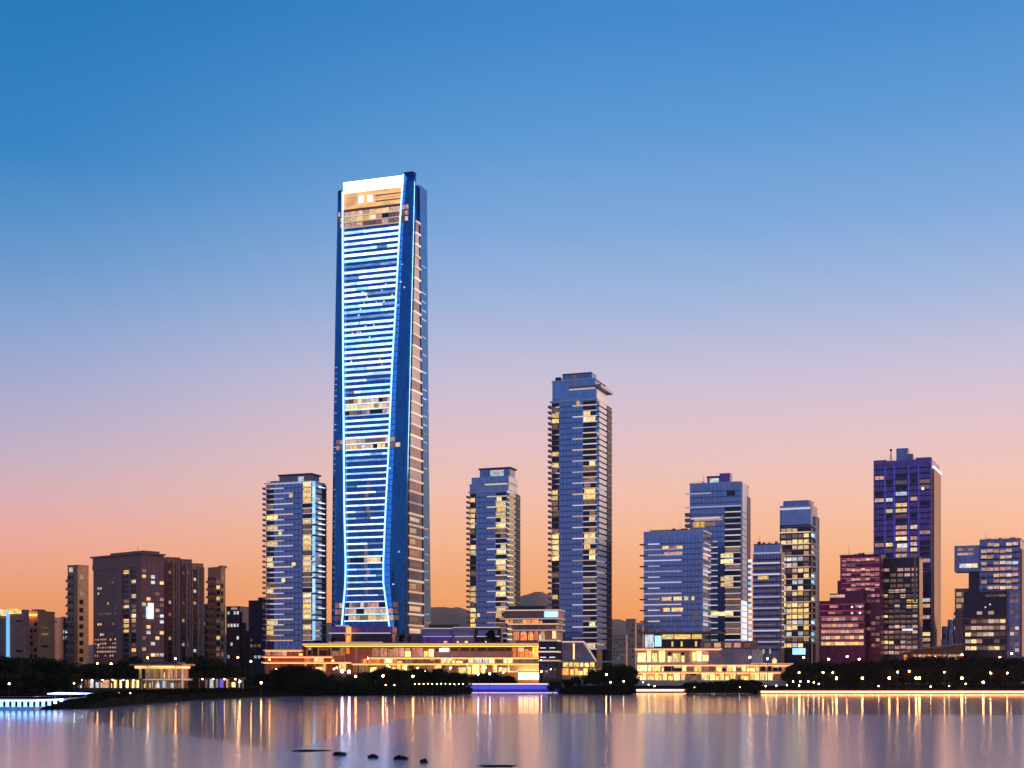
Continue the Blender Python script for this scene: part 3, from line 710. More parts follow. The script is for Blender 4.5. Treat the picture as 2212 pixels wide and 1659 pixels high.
def rounded_tower():
    B = Building('office_tower', 'round-shouldered tower crowded with yellow lit rooms, dark blue top with one light line', 'office building', 1683, 1752, 1767, 1090, 1040, 24)
    w, d = B.w, B.d
    B.body('wall', 'glass_dark', -w, 0, 0, d, 0, B.z(1132), bevel=2.); B.body('top_storey', 'glass_blue', -w, 0, 0, d, B.z(1132), B.z(1090), bevel=2.)
    B.body('roof_room', 'glass_slate', -w + 2, -1.5, 1.5, d * .8, B.z(1090), B.z(1079), bevel=3.); B.front('slab_edge', 'led_slab', 1684, 1750, 1095, 1099, .7)
    B.box('side_fin', 'panel_cream', 0, 1.2, d * .45, d * .97, 0, B.z(1112))
    tab = [(.3, 'lit_warm'), (.24, 'lit_peach'), (.1, 'lit_cool'), (.16, 'lit_dim'), (.2, None)]
    B.windows(1686, 1748, 1138, 1400, 21, 5, tab, gap=.16, fill=.66, jitter=.06)
    for i in range(21):
        y = 1136 + i * 12.6
        B.front('slab_edge', 'led_slab_warm' if i % 2 else 'panel_mauve', 1684 if i % 3 else 1694, 1751, y - 1, y + 1, .6)
        B.side('side_slab', 'panel_white', .1, d * .9, B.z(y + 1), B.z(y - 1), 1.4)
        if random.random() < .4: B.side('side_window', random.choice(['lit_cool', 'lit_peach', 'led_cyan']), .6, d * .42, B.z(y + 10), B.z(y + 3), .25)
    B.front('window', 'led_cyan', 1712, 1740, 1400, 1414, .3)
rounded_tower()

# ------------------------------------------------------------------ purple tower and its neighbours
def purple_tower():
    B = Building('office_tower', 'tall violet tower with a rooftop box, columns of lit windows and an orange side edge', 'office building', 1887, 2012.5, 2024.5, 990, 1080, 24, depth=46)
    w, d = B.w, B.d
    B.body('wall', 'glass_violet', -w, 0, 0, d, 0, B.z(990)); B.box('edge_fin', 'stone_tan', 0, 1.2, 6, d, 0, B.z(1010)); B.box('light_strip', 'led_white', .2, 1.6, 2, d, B.z(1010), B.z(1005))
    B.body('roof_room', 'glass_slate', B.u(1934), B.u(1959), 5, 16, B.z(990), B.z(962)); B.body('roof_room', 'panel_mauve', B.u(1959.3), B.u(1970), 6, 15, B.z(990), B.z(975))
    B.box('mast', 'metal_dark', B.u(1921), B.u(1923), 6, 6.6, B.z(990), B.z(966)); B.box('mast_head', 'metal_dark', B.u(1919), B.u(1924), 5.7, 6.9, B.z(966), B.z(962))
    B.box('parapet', 'glass_violet', -w, B.u(1915), -.3, 2, B.z(990), B.z(987.8)); B.box('parapet', 'glass_violet', B.u(1984), 0, -.3, 2, B.z(990), B.z(987.4))
    B.grid(1888, 2011, 996, 1400, 12.3, 20, 'spandrel_dark'); B.roof_kit(1890, 1930, 990, 8); B.roof_kit(1975, 2008, 990, 9, False)
    for a in (1911, 1931, 1962, 1984):
        p = B.front('pilaster', 'glass_slate', a, a + 2, 1000, 1400, .5); B.front('light_line', 'led_violet', a + .4, a + 1.6, 1003, 1330, .7, sub=p)
    cols = [(1889, 1910), (1913, 1929), (1934, 1960), (1966, 1982), (1986, 2010)]
    nf = 31; y0, y1 = 1020, 1400; p = (y1 - y0) / nf
    for i in range(nf):
        y = y0 + i * p
        for k, (a, b_) in enumerate(cols):
            low = i > 11
            pr = .62 if k == 2 else (.42 if low else .16)
            if i < 3 and k in (1, 3): pr = .1
            r = random.random()
            if r < pr: m = random.choice(['lit_peach', 'lit_rose', 'lit_warm', 'lit_dim', 'lit_cool', 'lit_peach'])
            elif r < pr + .25: m = 'glass_dark'
            else: continue
            wn = B.front('window', m, a + 1, b_ - 1, y + p * .2, y + p * .82, .3)
            B.front('mullion', 'metal_dark', (a + b_) / 2 - .3, (a + b_) / 2 + .3, y + p * .2, y + p * .82, .4, sub=wn)
    B.front('window', 'lit_cool', 1938, 1960, 1172, 1181, .35); B.front('window', 'led_white', 1991, 1996, 1052, 1057, .4)
purple_tower()

def dark_mid():
    B = Building('office_block', 'dark violet block with scattered amber windows standing before the tall violet tower', 'office building', 1903, 1986, 1990, 1205, 1010, 23, depth=20)
    B.body('wall', 'glass_dark', -B.w, 0, 0, B.d, 0, B.z(1205)); B.box('roof_slab', 'stone_mauve', -B.w - .3, .3, -.4, B.d, B.z(1205), B.z(1202.5))
    tab = [(.2, 'lit_peach'), (.16, 'lit_warm'), (.3, 'lit_dim'), (.08, 'lit_rose'), (.26, None)]
    B.windows(1907, 1983, 1212, 1270, 5, 5, [(.12, 'lit_rose'), (.2, 'lit_dim'), (.68, None)], fill=.55)
    B.windows(1906, 1983, 1270, 1415, 13, 6, tab, gap=.18, fill=.6, jitter=.08)
    for i in range(12): B.front('slab_edge', 'stone_mauve', 1903, 1986, 1275 + i * 11.6, 1277 + i * 11.6, .4)
    B.front('light_strip', 'led_white', 1949, 1972, 1358, 1362, .5); B.front('pilaster', 'stone_mauve', 1974, 1979, 1205, 1300, .6)
dark_mid()

def maroon():
    B = Building('office_block', 'stepped maroon building with magenta glow and rows of lit windows', 'office building', 1815, 1903, 1906, 1199, 1000, 22, depth=26)
    B.body('wall', 'glass_led_tint', -B.w, 0, 0, B.d, 0, B.z(1199)); B.box('roof_slab', 'stone_dark', -B.w - .4, .3, -.5, B.d, B.z(1199), B.z(1196.5))
    st = B.body('step', 'glass_led_tint', B.u(1795), B.u(1868), -6, 8, 0, B.z(1281)); st2 = B.body('step', 'glass_led_tint', B.u(1777), B.u(1874), -14, -6.2, 0, B.z(1298))
    s3 = B.body('step', 'glass_led_tint', B.u(1809), B.u(1816), 0, 10, 0, B.z(1252))
    for k in range(7): B.front('light_line', 'led_magenta', 1818, 1900, 1204 + k * 10.8, 1205 + k * 10.8, .4)
    B.roof_kit(1820, 1895, 1196.5, 10)
    tab = [(.34, 'lit_rose'), (.16, 'lit_peach'), (.14, 'lit_dim'), (.36, None)]
    B.windows(1818, 1900, 1203, 1278, 7, 8, tab, gap=.12, fill=.45, jitter=.12)
    B.windows(1872, 1901, 1280, 1400, 10, 3, [(.4, 'lit_dim'), (.2, 'lit_rose'), (.4, None)], gap=.2, fill=.5)
    def row(px0, px1, py, n, h, mats):
        x0, x1 = B.u(px0), B.u(px1); bw = (x1 - x0) / n
        for j in range(n):
            m = random.choice(mats)
            if m: B.box('window', m, x0 + j * bw + .1, x0 + (j + 1) * bw - .15, -14.3, -13.9, B.z(py + h), B.z(py))
    for py, n, h, mats in ((1308, 5, 5, ['lit_rose', None, None]), (1322, 6, 4, ['lit_rose', None, 'lit_dim']), (1334, 7, 7, ['lit_rose', 'lit_dim']), (1348, 8, 7, ['lit_peach', 'lit_rose', None]),
                           (1361, 9, 7, ['lit_peach', 'lit_rose']), (1374, 9, 7, ['lit_peach', 'lit_warm', 'lit_rose']), (1387, 9, 7, ['lit_peach', 'lit_warm'])):
        row(1781, 1872, py, n, h, mats); B.box('light_line', 'led_magenta', B.u(1778), B.u(1873), -14.7, -14.5, B.z(py - 1.6), B.z(py - 2.5), sub=B.box('slab_edge', 'stone_brown', B.u(1777), B.u(1874), -14.6, -14, B.z(py - 1.2), B.z(py - 2.8)))
    row(1798, 1866, 1285, 6, 6, ['lit_rose', 'lit_peach', None])
    for a in (1845, 1862): 
        for y in (1310, 1323): B.box('spot_light', 'led_white', B.u(a), B.u(a + 4), -14.5, -13.9, B.z(y + 4), B.z(y))
maroon()

def notched():
    B = Building('office_block', 'dark blue stacked-box building with a cantilevered block, at the right edge', 'office building', 2116, 2204, 2212, 1164, 1000, 25, depth=30)
    w, d = B.w, B.d
    B.body('wall', 'glass_slate', -w, 0, 0, d, 0, B.z(1164)); B.box('roof_slab', 'stone_mauve', -w, .3, -.3, d, B.z(1164), B.z(1162.3))
    B.body('cantilever', 'glass_slate', B.u(2061), -w - .05, 1, 18, B.z(1231), B.z(1174), bevel=.5); B.body('neck', 'glass_dark', B.u(2092), -w - .05, 1, 16, 0, B.z(1231.2))
    B.body('low_wing', 'glass_brown', B.u(2062), B.u(2092) - .05, 1.5, 14, 0, B.z(1268)); B.body('front_block', 'glass_dark', B.u(2084), B.u(2178), -8, -.05, 0, B.z(1277), bevel=.8)
    B.box('edge_fin', 'stone_tan', .0, 1., 2, d, 0, B.z(1185))
    B.grid(2117, 2203, 1166, 1276, 13.3, 10, 'spandrel_dark'); B.roof_kit(2120, 2200, 1162.3, 11)
    tab = [(.4, 'lit_peach'), (.2, 'lit_rose'), (.1, 'lit_cool'), (.3, None)]
    B.windows(2119, 2200, 1168, 1275, 8, 6, tab, gap=.12, fill=.5, jitter=.08)
    B.windows(2181, 2202, 1280, 1410, 11, 2, [(.5, 'lit_dim'), (.1, 'lit_peach'), (.4, None)], gap=.2, fill=.6)
    def row(px0, px1, py, n, h, mats, yo):
        x0, x1 = B.u(px0), B.u(px1); bw = (x1 - x0) / n
        for j in range(n):
            m = random.choice(mats)
            if m: B.box('window', m, x0 + j * bw + .12, x0 + (j + 1) * bw - .15, yo - .3, yo + .1, B.z(py + h), B.z(py))
    row(2068, 2114, 1180, 4, 5, ['lit_rose', 'lit_dim', None], 1); row(2068, 2114, 1190, 4, 5, ['lit_rose', None], 1); row(2072, 2112, 1214, 3, 9, ['lit_cool', 'lit_warm'], 1)
    for y in (1276, 1289, 1302): row(2065, 2088, y, 2, 9, ['lit_peach', 'lit_dim'], 1.5)
    row(2088, 2175, 1284, 6, 5, [None, None, 'lit_dim'], -8); row(2088, 2175, 1320, 7, 7, [None, 'lit_peach', None], -8)
    for k, y in enumerate((1338, 1352, 1366, 1381, 1396)):
        row(2088, 2175, y, 7, 8, ['lit_peach', 'lit_warm', 'lit_dim', 'lit_peach', None], -8); B.box('slab_edge', 'stone_brown', B.u(2084), B.u(2178), -8.5, -8, B.z(y - 1), B.z(y - 3.5))
    for a, y in ((2140, 1304), (2130, 1310)): B.box('spot_light', 'led_white', B.u(a), B.u(a + 3), -8.5, -8, B.z(y + 3), B.z(y))
notched()

def small_round():
    B = Building('office_block', 'small mauve stepped building tucked between violet tower and stacked-box building', 'office building', 2033, 2078, 2082, 1350, 1080, 24, depth=20)
    for a, b_, y in ((2033, 2045, 1352), (2046, 2058, 1338), (2059, 2079, 1322)): B.body('wall', 'glass_slate' if a < 2050 else 'glass_brown', B.u(a), B.u(b_), (2079 - a) * .06, 18, 0, B.z(y), bevel=1.)
    B.windows(2060, 2077, 1326, 1400, 6, 2, [(.3, 'lit_cool'), (.3, 'lit_dim'), (.4, None)], fill=.5)
small_round()

def canopy_hall():
    B = Building('event_hall', 'low hall with a sloping orange-lit roof below the violet tower', 'hall', 1946, 2082, 2086, 1400, 930, 10, depth=24)
    x0, x1 = B.u(1946), B.u(2082); z = B.z
    mesh_obj('roof', [(x0, -3, z(1406)), (x1, -3, z(1391)), (x1, 24, z(1389)), (x0, 24, z(1404)), (x0, -3, z(1408)), (x1, -3, z(1393.5)), (x1, 24, z(1391)), (x0, 24, z(1406))],
             [(0, 1, 2, 3), (7, 6, 5, 4), (0, 4, 5, 1), (1, 5, 6, 2), (2, 6, 7, 3), (3, 7, 4, 0)], 'panel_terracotta', B.root)
    mesh_obj('wall', [(x0 + 1, 0, 0), (x1 - 1, 0, 0), (x1 - 1, 0, z(1394)), (x0 + 1, 0, z(1409)), (x0 + 1, 22, 0), (x1 - 1, 22, 0), (x1 - 1, 22, z(1394)), (x0 + 1, 22, z(1409))],
             [(0, 1, 2, 3), (5, 4, 7, 6), (1, 5, 6, 2), (4, 0, 3, 7)], 'panel_terracotta', B.root)
    B.windows(1950, 2078, 1412, 1430, 1, 12, [(.4, 'lit_shop_orange'), (.3, 'lit_peach'), (.3, None)], fill=.8)
    for k in range(9): B.front('column', 'panel_terracotta', 1950 + k * 16, 1951.5 + k * 16, 1396 + (8 - k) * 1.6, 1440, 2.2)
canopy_hall()

# ------------------------------------------------------------------ older blocks on the left
def slim_tan(label, xl, xn, xr, ytop, pitch, Y, th, lamp=False, depth=None):
    B = Building('apartment_block', label, 'apartment building', xl, xn, xr, ytop, Y, th, group='slim tan apartment slabs', depth=depth)
    w, d = B.w, B.d
    B.body('wall', 'stone_tan', -w, 0, 0, d, 0, B.z(ytop)); B.box('parapet', 'stone_brown', -w - .2, .2, -.2, d, B.z(ytop), B.z(ytop - 2))
    y = ytop + pitch * 1.2
    while y < 1425:
        wn = B.box('balcony_opening', 'glass_dark', -w - .15, -w * .42, -.15, .6, B.z(y + pitch * .42), B.z(y)); B.box('parapet', 'stone_tan', -w - 1.0, -w * .42, -.9, -.2, B.z(y + pitch * .75), B.z(y + pitch * .42), sub=wn)
        sw = B.side('side_window', random.choice(['glass_dark', 'glass_dark', 'lit_dim']), d * .15, d * .5, B.z(y + pitch * .45), B.z(y - 2), .15)
        y += pitch
    if lamp: B.front('window', 'lit_peach', xl + 4, xl + 11, ytop + 3, ytop + 13, .3)
    return B
slim_tan('slim tan slab block with a glowing top room, left of the wide brown block', 146, 168, 191.5, 1222, 17.8, 980, 34, lamp=True)
B = slim_tan('slim tan slab block with dark side openings, right of the ribbed brown block', 449, 477, 487, 1226, 16.5, 985, 40)
B.windows(467, 476, 1250, 1420, 14, 1, [(.7, 'glass_dark'), (.1, 'lit_warm'), (.2, 'lit_dim')], fill=.6)
B.body('roof_room', 'stone_brown', B.u(466), B.u(474), 2, 7, B.z(1226), B.z(1221), bevel=.5)

def wide_brown():
    B = Building('office_block', 'wide brown block with a flat overhanging roof and stone corner piers', 'office building', 201.5, 306, 354, 1192, 930, 40)
    w, d = B.w, B.d
    B.body('wall', 'glass_brown', -w, 0, 0, d, 0, B.z(1198)); B.box('fascia', 'stone_brown', -w - .3, .3, -.3, d + .3, B.z(1213), B.z(1198))
    B.box('roof_slab', 'stone_brown', -w - 2, 1.2, -1.2, d + .6, B.z(1197), B.z(1193.5)); B.body('roof_room', 'stone_mauve', -w * .72, -2, 3, d - 2, B.z(1193.5), B.z(1188))
    B.box('frame', 'stone_brown', -w, 0, -.8, .2, B.z(1224), B.z(1213.2))
    for a, b_ in ((253, 266), (296, 306)): B.front('pier', 'stone_brown', a, b_, 1213.5, 1425, .9)
    B.front('mullion', 'stone_mauve', 280, 284, 1224, 1425, .6)
    for i in range(11): B.front('floor_band', 'stone_brown', 266.5, 295.5, 1232 + i * 18, 1233.6 + i * 18, .45)
    B.windows(205, 252, 1225, 1420, 17, 9, [(.04, 'lit_warm'), (.04, 'lit_dim'), (.92, None)], fill=.4, gap=.5)
    B.windows(267, 280, 1228, 1420, 18, 1, [(.22, 'lit_warm'), (.2, 'lit_dim'), (.58, 'glass_dark')], fill=.7, gap=.1)
    B.windows(284.5, 295.5, 1228, 1420, 18, 1, [(.22, 'lit_warm'), (.2, 'lit_dim'), (.58, 'glass_dark')], fill=.7, gap=.1)
    B.windows(204, 252, 1375, 1420, 5, 9, [(.3, 'lit_rose'), (.2, 'lit_peach'), (.5, None)], fill=.4, gap=.4)
    n = 16; z1, z0 = B.z(1226), B.z(1420); fh = (z1 - z0) / n
    for i in range(n):
        z = z0 + i * fh; B.side('floor_band', 'stone_mauve', .3, d, z, z + .3, .5)
        for j in range(5):
            if random.random() < .38: B.side('side_window', random.choice(['lit_cool', 'lit_cool', 'lit_dim', 'lit_peach', 'lit_warm']), d * (j + .1) / 5, d * (j + .9) / 5, z + .7, z + fh * .75, .3)
    B.roof_kit(240, 300, 1193.5, 12); B.grid(203, 252, 1226, 1420, 11.5, 14, 'stone_brown', .12)
    B.side('light_sign', 'led_white', d * .28, d * .5, B.z(1336), B.z(1302), .9); B.side('light_sign', 'led_cyan', d * .2, d * .27, B.z(1336), B.z(1310), .9)
wide_brown()

def ribbed():
    B = Building('apartment_block', 'ribbed brown block of three stepped slabs beside the wide brown block', 'apartment building', 352, 362, 438, 1204, 960, 52)
    d = B.d; w = 16
    for k, (f0, f1, y, m) in enumerate(((0, .36, 1205, 'stone_brown'), (.37, .68, 1208, 'stone_mauve'), (.69, 1., 1216, 'stone_tan'))):
        B.body('wall', m, -w, k * .5, d * f0, d * f1, 0, B.z(y))
        B.body('bay', 'glass_dark', -1, k * .5 + .12, d * (f0 + .01), d * (f0 + .12), 0, B.z(y + 12)); B.box('parapet', 'stone_brown', -w, k * .5 + .3, d * f0, d * f1, B.z(y), B.z(y - 2))
        for q in range(3):
            v = d * (f0 + .14 + q * .075); B.box('rib', 'stone_mauve' if q % 2 else 'stone_tan', k * .5, k * .5 + .9, v, v + .9, 0, B.z(y + 6))
        for i in range(15):
            z = B.z(1228 + i * 13)
            B.box('balcony_slab', 'stone_mauve', k * .5, k * .5 + 1.3, d * (f0 + .01), d * (f0 + .12), z - .2, z + .15)
            B.box('side_window', random.choice(['glass_dark', 'glass_dark', 'glass_brown', 'lit_dim']), k * .5, k * .5 + .2, d * (f0 + .165), d * (f0 + .21), z + .4, z + 2.6)
            if random.random() < .4: B.box('side_window', random.choice(['lit_dim', 'lit_peach', 'lit_cool']), k * .5, k * .5 + .4, d * (f0 + .03), d * (f0 + .09), z + .6, z + 2.6)
ribbed()

def plain_block(name, label, xl, xn, xr, ytop, Y, th, m, nf, nb, table, depth=None, extra=None, group=None):
    B = Building(name, label, 'building', xl, xn, xr, ytop, Y, th, depth=depth, group=group)
    B.body('wall', m, -B.w, 0, 0, B.d, 0, B.z(ytop)); B.box('parapet', m, -B.w - .3, .3, -.3, B.d, B.z(ytop), B.z(ytop - 1.5))
    B.windows(xl + 2, xn - 1, ytop + 6, 1425, nf, nb, table, gap=.4, fill=.5)
    for i in range(nf):
        if random.random() < .5: B.side('side_window', random.choice(['glass_dark', 'lit_dim']), B.d * .2, B.d * .6, B.z(ytop + 10 + i * (1425 - ytop) / nf * .9), B.z(ytop + 6 + i * (1425 - ytop) / nf * .9), .2)
    if extra: extra(B)
    return B
def led_wall(B):
    B.front('light_column', 'led_cyan', 15.5, 21, 1322, 1424, 1.0); B.front('roof_sign', 'lit_shop_cream', 1, 14, 1316, 1330, .6); B.front('roof_sign', 'lit_shop_cream', 16, 46, 1315, 1326, .6); B.front('roof_sign', 'lit_shop_cream', 52, 68, 1318, 1325, .8) if False else None
plain_block('low_building', 'purple low building with a blue light column at the left edge', -40, 27, 31, 1317, 900, 20, 'stone_mauve', 6, 5, [(.1, 'lit_dim'), (.9, None)], 16, led_wall)
def orange_x(B):
    B.front('roof_sign', 'lit_shop_cream', 33, 50, 1318, 1327, .6); B.front('roof_sign', 'lit_shop_cream', 52, 63, 1320, 1326, .6)
    B.front('wash_light', 'soffit_glow', 52, 80, 1328, 1328.8, 1.6); B.front('window_band', 'lit_cool', 30, 50, 1362, 1371, .4)
    for k in range(5): B.front('window_band', 'glass_dark', 30, 50, 1333 + k * 17 + (12 if k > 1 else 0), 1343 + k * 17 + (12 if k > 1 else 0), .3)
    B.body('roof_room', 'stone_tan', B.u(66), B.u(80), 1, 9, B.z(1321), B.z(1316))
plain_block('low_building', 'orange-lit low building with a bright rooftop sign and one white window band', 28, 82, 84, 1321, 930, 18, 'stone_tan', 7, 6, [(.5, 'glass_dark'), (.5, None)], 18, orange_x)
def mauve_x(B):
    B.body('roof_room', 'stone_mauve', B.u(86), B.u(95), 1, 8, B.z(1334), B.z(1329), bevel=.5); B.front('recess', 'stone_dark', 92, 99, 1345, 1420, .2)
plain_block('low_building', 'plain mauve low building with one tall dark recess', 84, 102, 104, 1334, 960, 18, 'stone_mauve', 6, 2, [(.6, 'glass_dark'), (.4, None)], 18, mauve_x)
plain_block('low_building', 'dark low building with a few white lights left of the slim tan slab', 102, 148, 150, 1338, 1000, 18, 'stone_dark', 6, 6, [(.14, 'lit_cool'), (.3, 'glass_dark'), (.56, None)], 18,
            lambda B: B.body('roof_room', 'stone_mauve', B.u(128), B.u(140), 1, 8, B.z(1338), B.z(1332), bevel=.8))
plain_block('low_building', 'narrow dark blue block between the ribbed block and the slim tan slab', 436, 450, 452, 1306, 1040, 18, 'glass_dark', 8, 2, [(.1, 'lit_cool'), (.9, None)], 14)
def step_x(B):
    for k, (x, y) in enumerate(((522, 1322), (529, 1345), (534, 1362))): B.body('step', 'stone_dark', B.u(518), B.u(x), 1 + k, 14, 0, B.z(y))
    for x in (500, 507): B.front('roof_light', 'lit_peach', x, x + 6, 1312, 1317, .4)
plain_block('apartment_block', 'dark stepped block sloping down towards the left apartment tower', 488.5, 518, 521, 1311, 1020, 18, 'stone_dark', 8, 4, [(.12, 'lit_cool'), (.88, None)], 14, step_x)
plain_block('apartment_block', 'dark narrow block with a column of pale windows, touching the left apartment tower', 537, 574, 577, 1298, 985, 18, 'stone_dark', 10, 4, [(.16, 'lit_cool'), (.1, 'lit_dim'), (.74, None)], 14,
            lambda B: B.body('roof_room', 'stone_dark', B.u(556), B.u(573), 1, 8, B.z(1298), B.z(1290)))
for i, (xa, xb, y, lab) in enumerate(((1322, 1352, 1372, 'hazy far block low behind the tall slim apartment tower'), (1352, 1372, 1338, 'hazy far tower seen between the tall slim tower and the office block'), (1366, 1388, 1352, 'hazy far block touching the left edge of the square office block'))):
    plain_block('distant_building', lab, xa, xb, xb + 4, y, 6500 + 150 * i, 15, 'stone_far', 7, 5, [(.12, 'lit_dim'), (.5, 'glass_dark'), (.38, None)], 40)

# ------------------------------------------------------------------ shopping podium below the towers
def shop_row(B, px0, px1, py0, py1, n, mats, out=.3, col='panel_cream', yo=0., gap=.12, name='shop_window', bits=True):
    X0, x1 = B.u(px0), B.u(px1); za, zb = B.z(py1), B.z(py0); run = None
    edges = [X0 + (x1 - X0) * min(1, max(0, (k + (random.uniform(-.38, .38) if 0 < k < n else 0)) / n)) for k in range(n + 1)]
    for j in range(n):
        x0, bw = edges[j] - j * (edges[j + 1] - edges[j]), edges[j + 1] - edges[j]
        if run is None or random.random() < .6: run = random.choice(mats)
        g = bw * gap * random.uniform(.3, 1.4); top = zb if random.random() < .55 else zb - (zb - za) * random.uniform(.1, .45)
        if run:
            wn = B.box(name, run, x0 + j * bw + g, x0 + (j + 1) * bw - g, yo - out, yo + .1, za, top)
            if bits and top < zb - .3 and random.random() < .6: B.box('sign_board', random.choice(['led_slab_warm', 'lit_shop_orange', 'metal_dark', 'lit_rose']), x0 + j * bw + g * 2, x0 + (j + 1) * bw - g * 2, yo - out - .25, yo, top + .05, zb - .1, sub=wn)
            if bits and random.random() < .6: B.box('glazing_bar', 'metal_dark', x0 + (j + .3) * bw, x0 + (j + .3) * bw + .15, yo - out - .1, yo, za, top, sub=wn)
        if col and j % 2 == 0: B.box('column', col, x0 + j * bw - .22, x0 + j * bw + .22, yo - out - .9, yo - out - .4, za, zb + .2)

def podium():
    B = Building('shopping_podium', 'long terraced shopping podium glowing amber below the tallest tower', 'shopping centre', 568, 1212, 1214, 1386, 850, 2.2, depth=60)
    u, z = B.u, B.z
    B.body('wall', 'panel_terracotta', u(655), u(1166), 6, 60, 0, z(1398)); B.body('wall', 'panel_terracotta', u(570), u(654), 3, 50, 0, z(1404))
    # big roof slab running the whole length, fascia lamplight imitated by a glowing strip
    r0 = B.box('roof_slab', 'panel_terracotta', u(655), u(1168), -5, 58, z(1396), z(1388.5)); B.box('light_line', 'painted_fascia_glow', u(657), u(1166), -5.3, -5, z(1394.8), z(1390), sub=r0); B.box('added_soffit_light', 'soffit_glow', u(660), u(1164), 1, 1.4, z(1396.5), z(1396.1), sub=r0); B.box('added_soffit_light', 'soffit_glow', u(660), u(1164), -3.5, -3.1, z(1396.5), z(1396.1), sub=r0)  # strips under the slab are added to brighten the walls
    r1 = B.box('terrace_slab', 'panel_terracotta', u(570), u(655), -3, 40, z(1406), z(1403)); B.box('light_line', 'led_slab_warm', u(571), u(655), -3.3, -3, z(1405), z(1403.4), sub=r1); B.box('added_soffit_light', 'soffit_glow', u(573), u(653), -1, -.6, z(1406.5), z(1406.1), sub=r1)
    for k, (a, b_, y) in enumerate(((568, 720, 1418.5), (800, 1166, 1421), (568, 760, 1431), (760, 1166, 1434))):
        sl = B.box('terrace_slab', 'panel_cream', u(a), u(b_), -3.5 - k * .4, 7, z(y + 1.6), z(y - 1.4)); B.box('light_line', 'painted_fascia_glow', u(a), u(b_), -3.75 - k * .4, -3.5 - k * .4, z(y + 1.2), z(y - 1.1), sub=sl); B.box('added_soffit_light', 'soffit_glow', u(a + 2), u(b_ - 2), -.6, -.2, z(y + 2.1), z(y + 1.7), sub=sl)  # fascias glow in place of lamplight; strips underneath added to light walls
    M = ['lit_shop', 'lit_shop', 'lit_shop_cream', 'lit_shop_orange', None, 'lit_dim']
    shop_row(B, 572, 652, 1407, 1416, 9, ['lit_rose', 'lit_shop', 'lit_peach', None, 'lit_dim'], yo=3); shop_row(B, 572, 720, 1421, 1430, 14, M + ['lit_shop'], yo=5); shop_row(B, 570, 760, 1434, 1450, 14, ['lit_shop', 'lit_shop_cream', 'lit_shop', None], yo=5)
    shop_row(B, 660, 740, 1398, 1416, 6, ['glass_dark', 'lit_dim', 'lit_shop_orange'], yo=6); shop_row(B, 742, 800, 1398, 1432, 4, ['glass_brown', 'lit_rose', 'lit_dim', 'lit_shop_orange'], yo=6, gap=.2)
    shop_row(B, 802, 936, 1399, 1418, 11, ['lit_rose', 'lit_dim', 'lit_shop_orange', 'lit_dim', 'lit_shop'], yo=6); shop_row(B, 938, 1105, 1399, 1405, 9, ['glass_dark', 'metal_dark'], yo=6, col=None, bits=False)
    B.box('balustrade', 'panel_mauve', u(938), u(1108), 2, 2.4, z(1418), z(1408)); shop_row(B, 1106, 1164, 1398, 1420, 5, ['lit_shop_orange', 'lit_shop', 'lit_shop_orange'], yo=6)
    shop_row(B, 780, 1000, 1423, 1433, 17, M, yo=4); shop_row(B, 1000, 1164, 1423, 1433, 12, ['lit_shop', 'lit_dim', 'lit_cool', 'lit_shop_cream', 'lit_dim'], yo=4)
    shop_row(B, 762, 880, 1436, 1452, 9, ['lit_shop', 'lit_dim', 'lit_shop_cream', 'lit_shop'], yo=3); shop_row(B, 880, 1060, 1436, 1456, 13, ['lit_shop', 'lit_shop_cream', 'lit_dim', 'lit_shop'], yo=3)
    shop_row(B, 1062, 1120, 1436, 1452, 4, ['lit_shop', 'lit_shop_cream', 'lit_shop'], yo=3)
    B.front('fascia', 'panel_cream', 1100, 1166, 1436, 1450, -2, back=3); B.front('entrance', 'lit_entrance', 1120, 1186, 1453, 1468, 2.5)
    for a in (1119, 1130, 1142, 1154, 1166, 1178): B.front('entrance_column', 'panel_cream', a, a + 1.2, 1450, 1470, 3.4)
    for a in (938, 953, 961): B.front('sign_light', 'led_white', a if a != 938 else 948, (a if a != 938 else 948) + 8, 1399 if a > 940 else 1400, 1408, -1, back=6)
    # roof-top glass pavilions behind the slab
    for a, b_, y0, y1, m in ((702, 838, 1350, 1364, 'glass_violet'), (706, 838, 1366, 1386, 'glass_dark')):
        g = B.body('roof_pavilion', m, u(a), u(b_), 22 + (y0 - 1350) * -.2, 45, z(y1), z(y0))
    B.box('pavilion_edge', 'led_slab', u(714), u(742), 18, 22, z(1350), z(1347.5)); B.box('pavilion_edge', 'led_slab', u(700), u(835), 17, 20, z(1366.5), z(1364.5)); B.box('pavilion_edge', 'led_slab_warm', u(700), u(818), 16, 19, z(1387.5), z(1385))
    tw = B.box('lantern_tower', 'lit_shop', u(742.5), u(752), 8, 12, z(1394), z(1352)); B.box('lantern_cap', 'lit_shop_orange', u(741), u(753.5), 7.5, 12.5, z(1372), z(1368), sub=tw)
    for a, b_ in ((845, 880), (872, 906)): B.body('roof_pavilion', 'stone_mauve', u(a), u(b_), 20, 34, z(1388), z(1370 - (a - 845) * .1))
    for a, b_, y, m in ((906, 975, 1356, 'glass_violet'), (975, 1022, 1354, 'panel_mauve'), (1024, 1080, 1354, 'glass_dark')):
        g = B.body('roof_pavilion', m, u(a), u(b_), 14, 40, z(1388), z(y)); B.box('pavilion_edge', 'led_slab_warm', u(a), u(b_) - .4, 13, 14.5, z(y + .6), z(y - 1.4)); B.box('pavilion_edge', 'led_slab', u(a + 3), u(b_ - 3), 13.2, 14, z(1374), z(1372.5))
        B.box('pavilion_window', 'glass_slate', u(a + 5), u(b_ - 8), 13.6, 14.2, z(1370), z(1359))
    B.box('roof_slab', 'roof_dark', u(920), u(985), 16, 38, z(1352.5), z(1347))
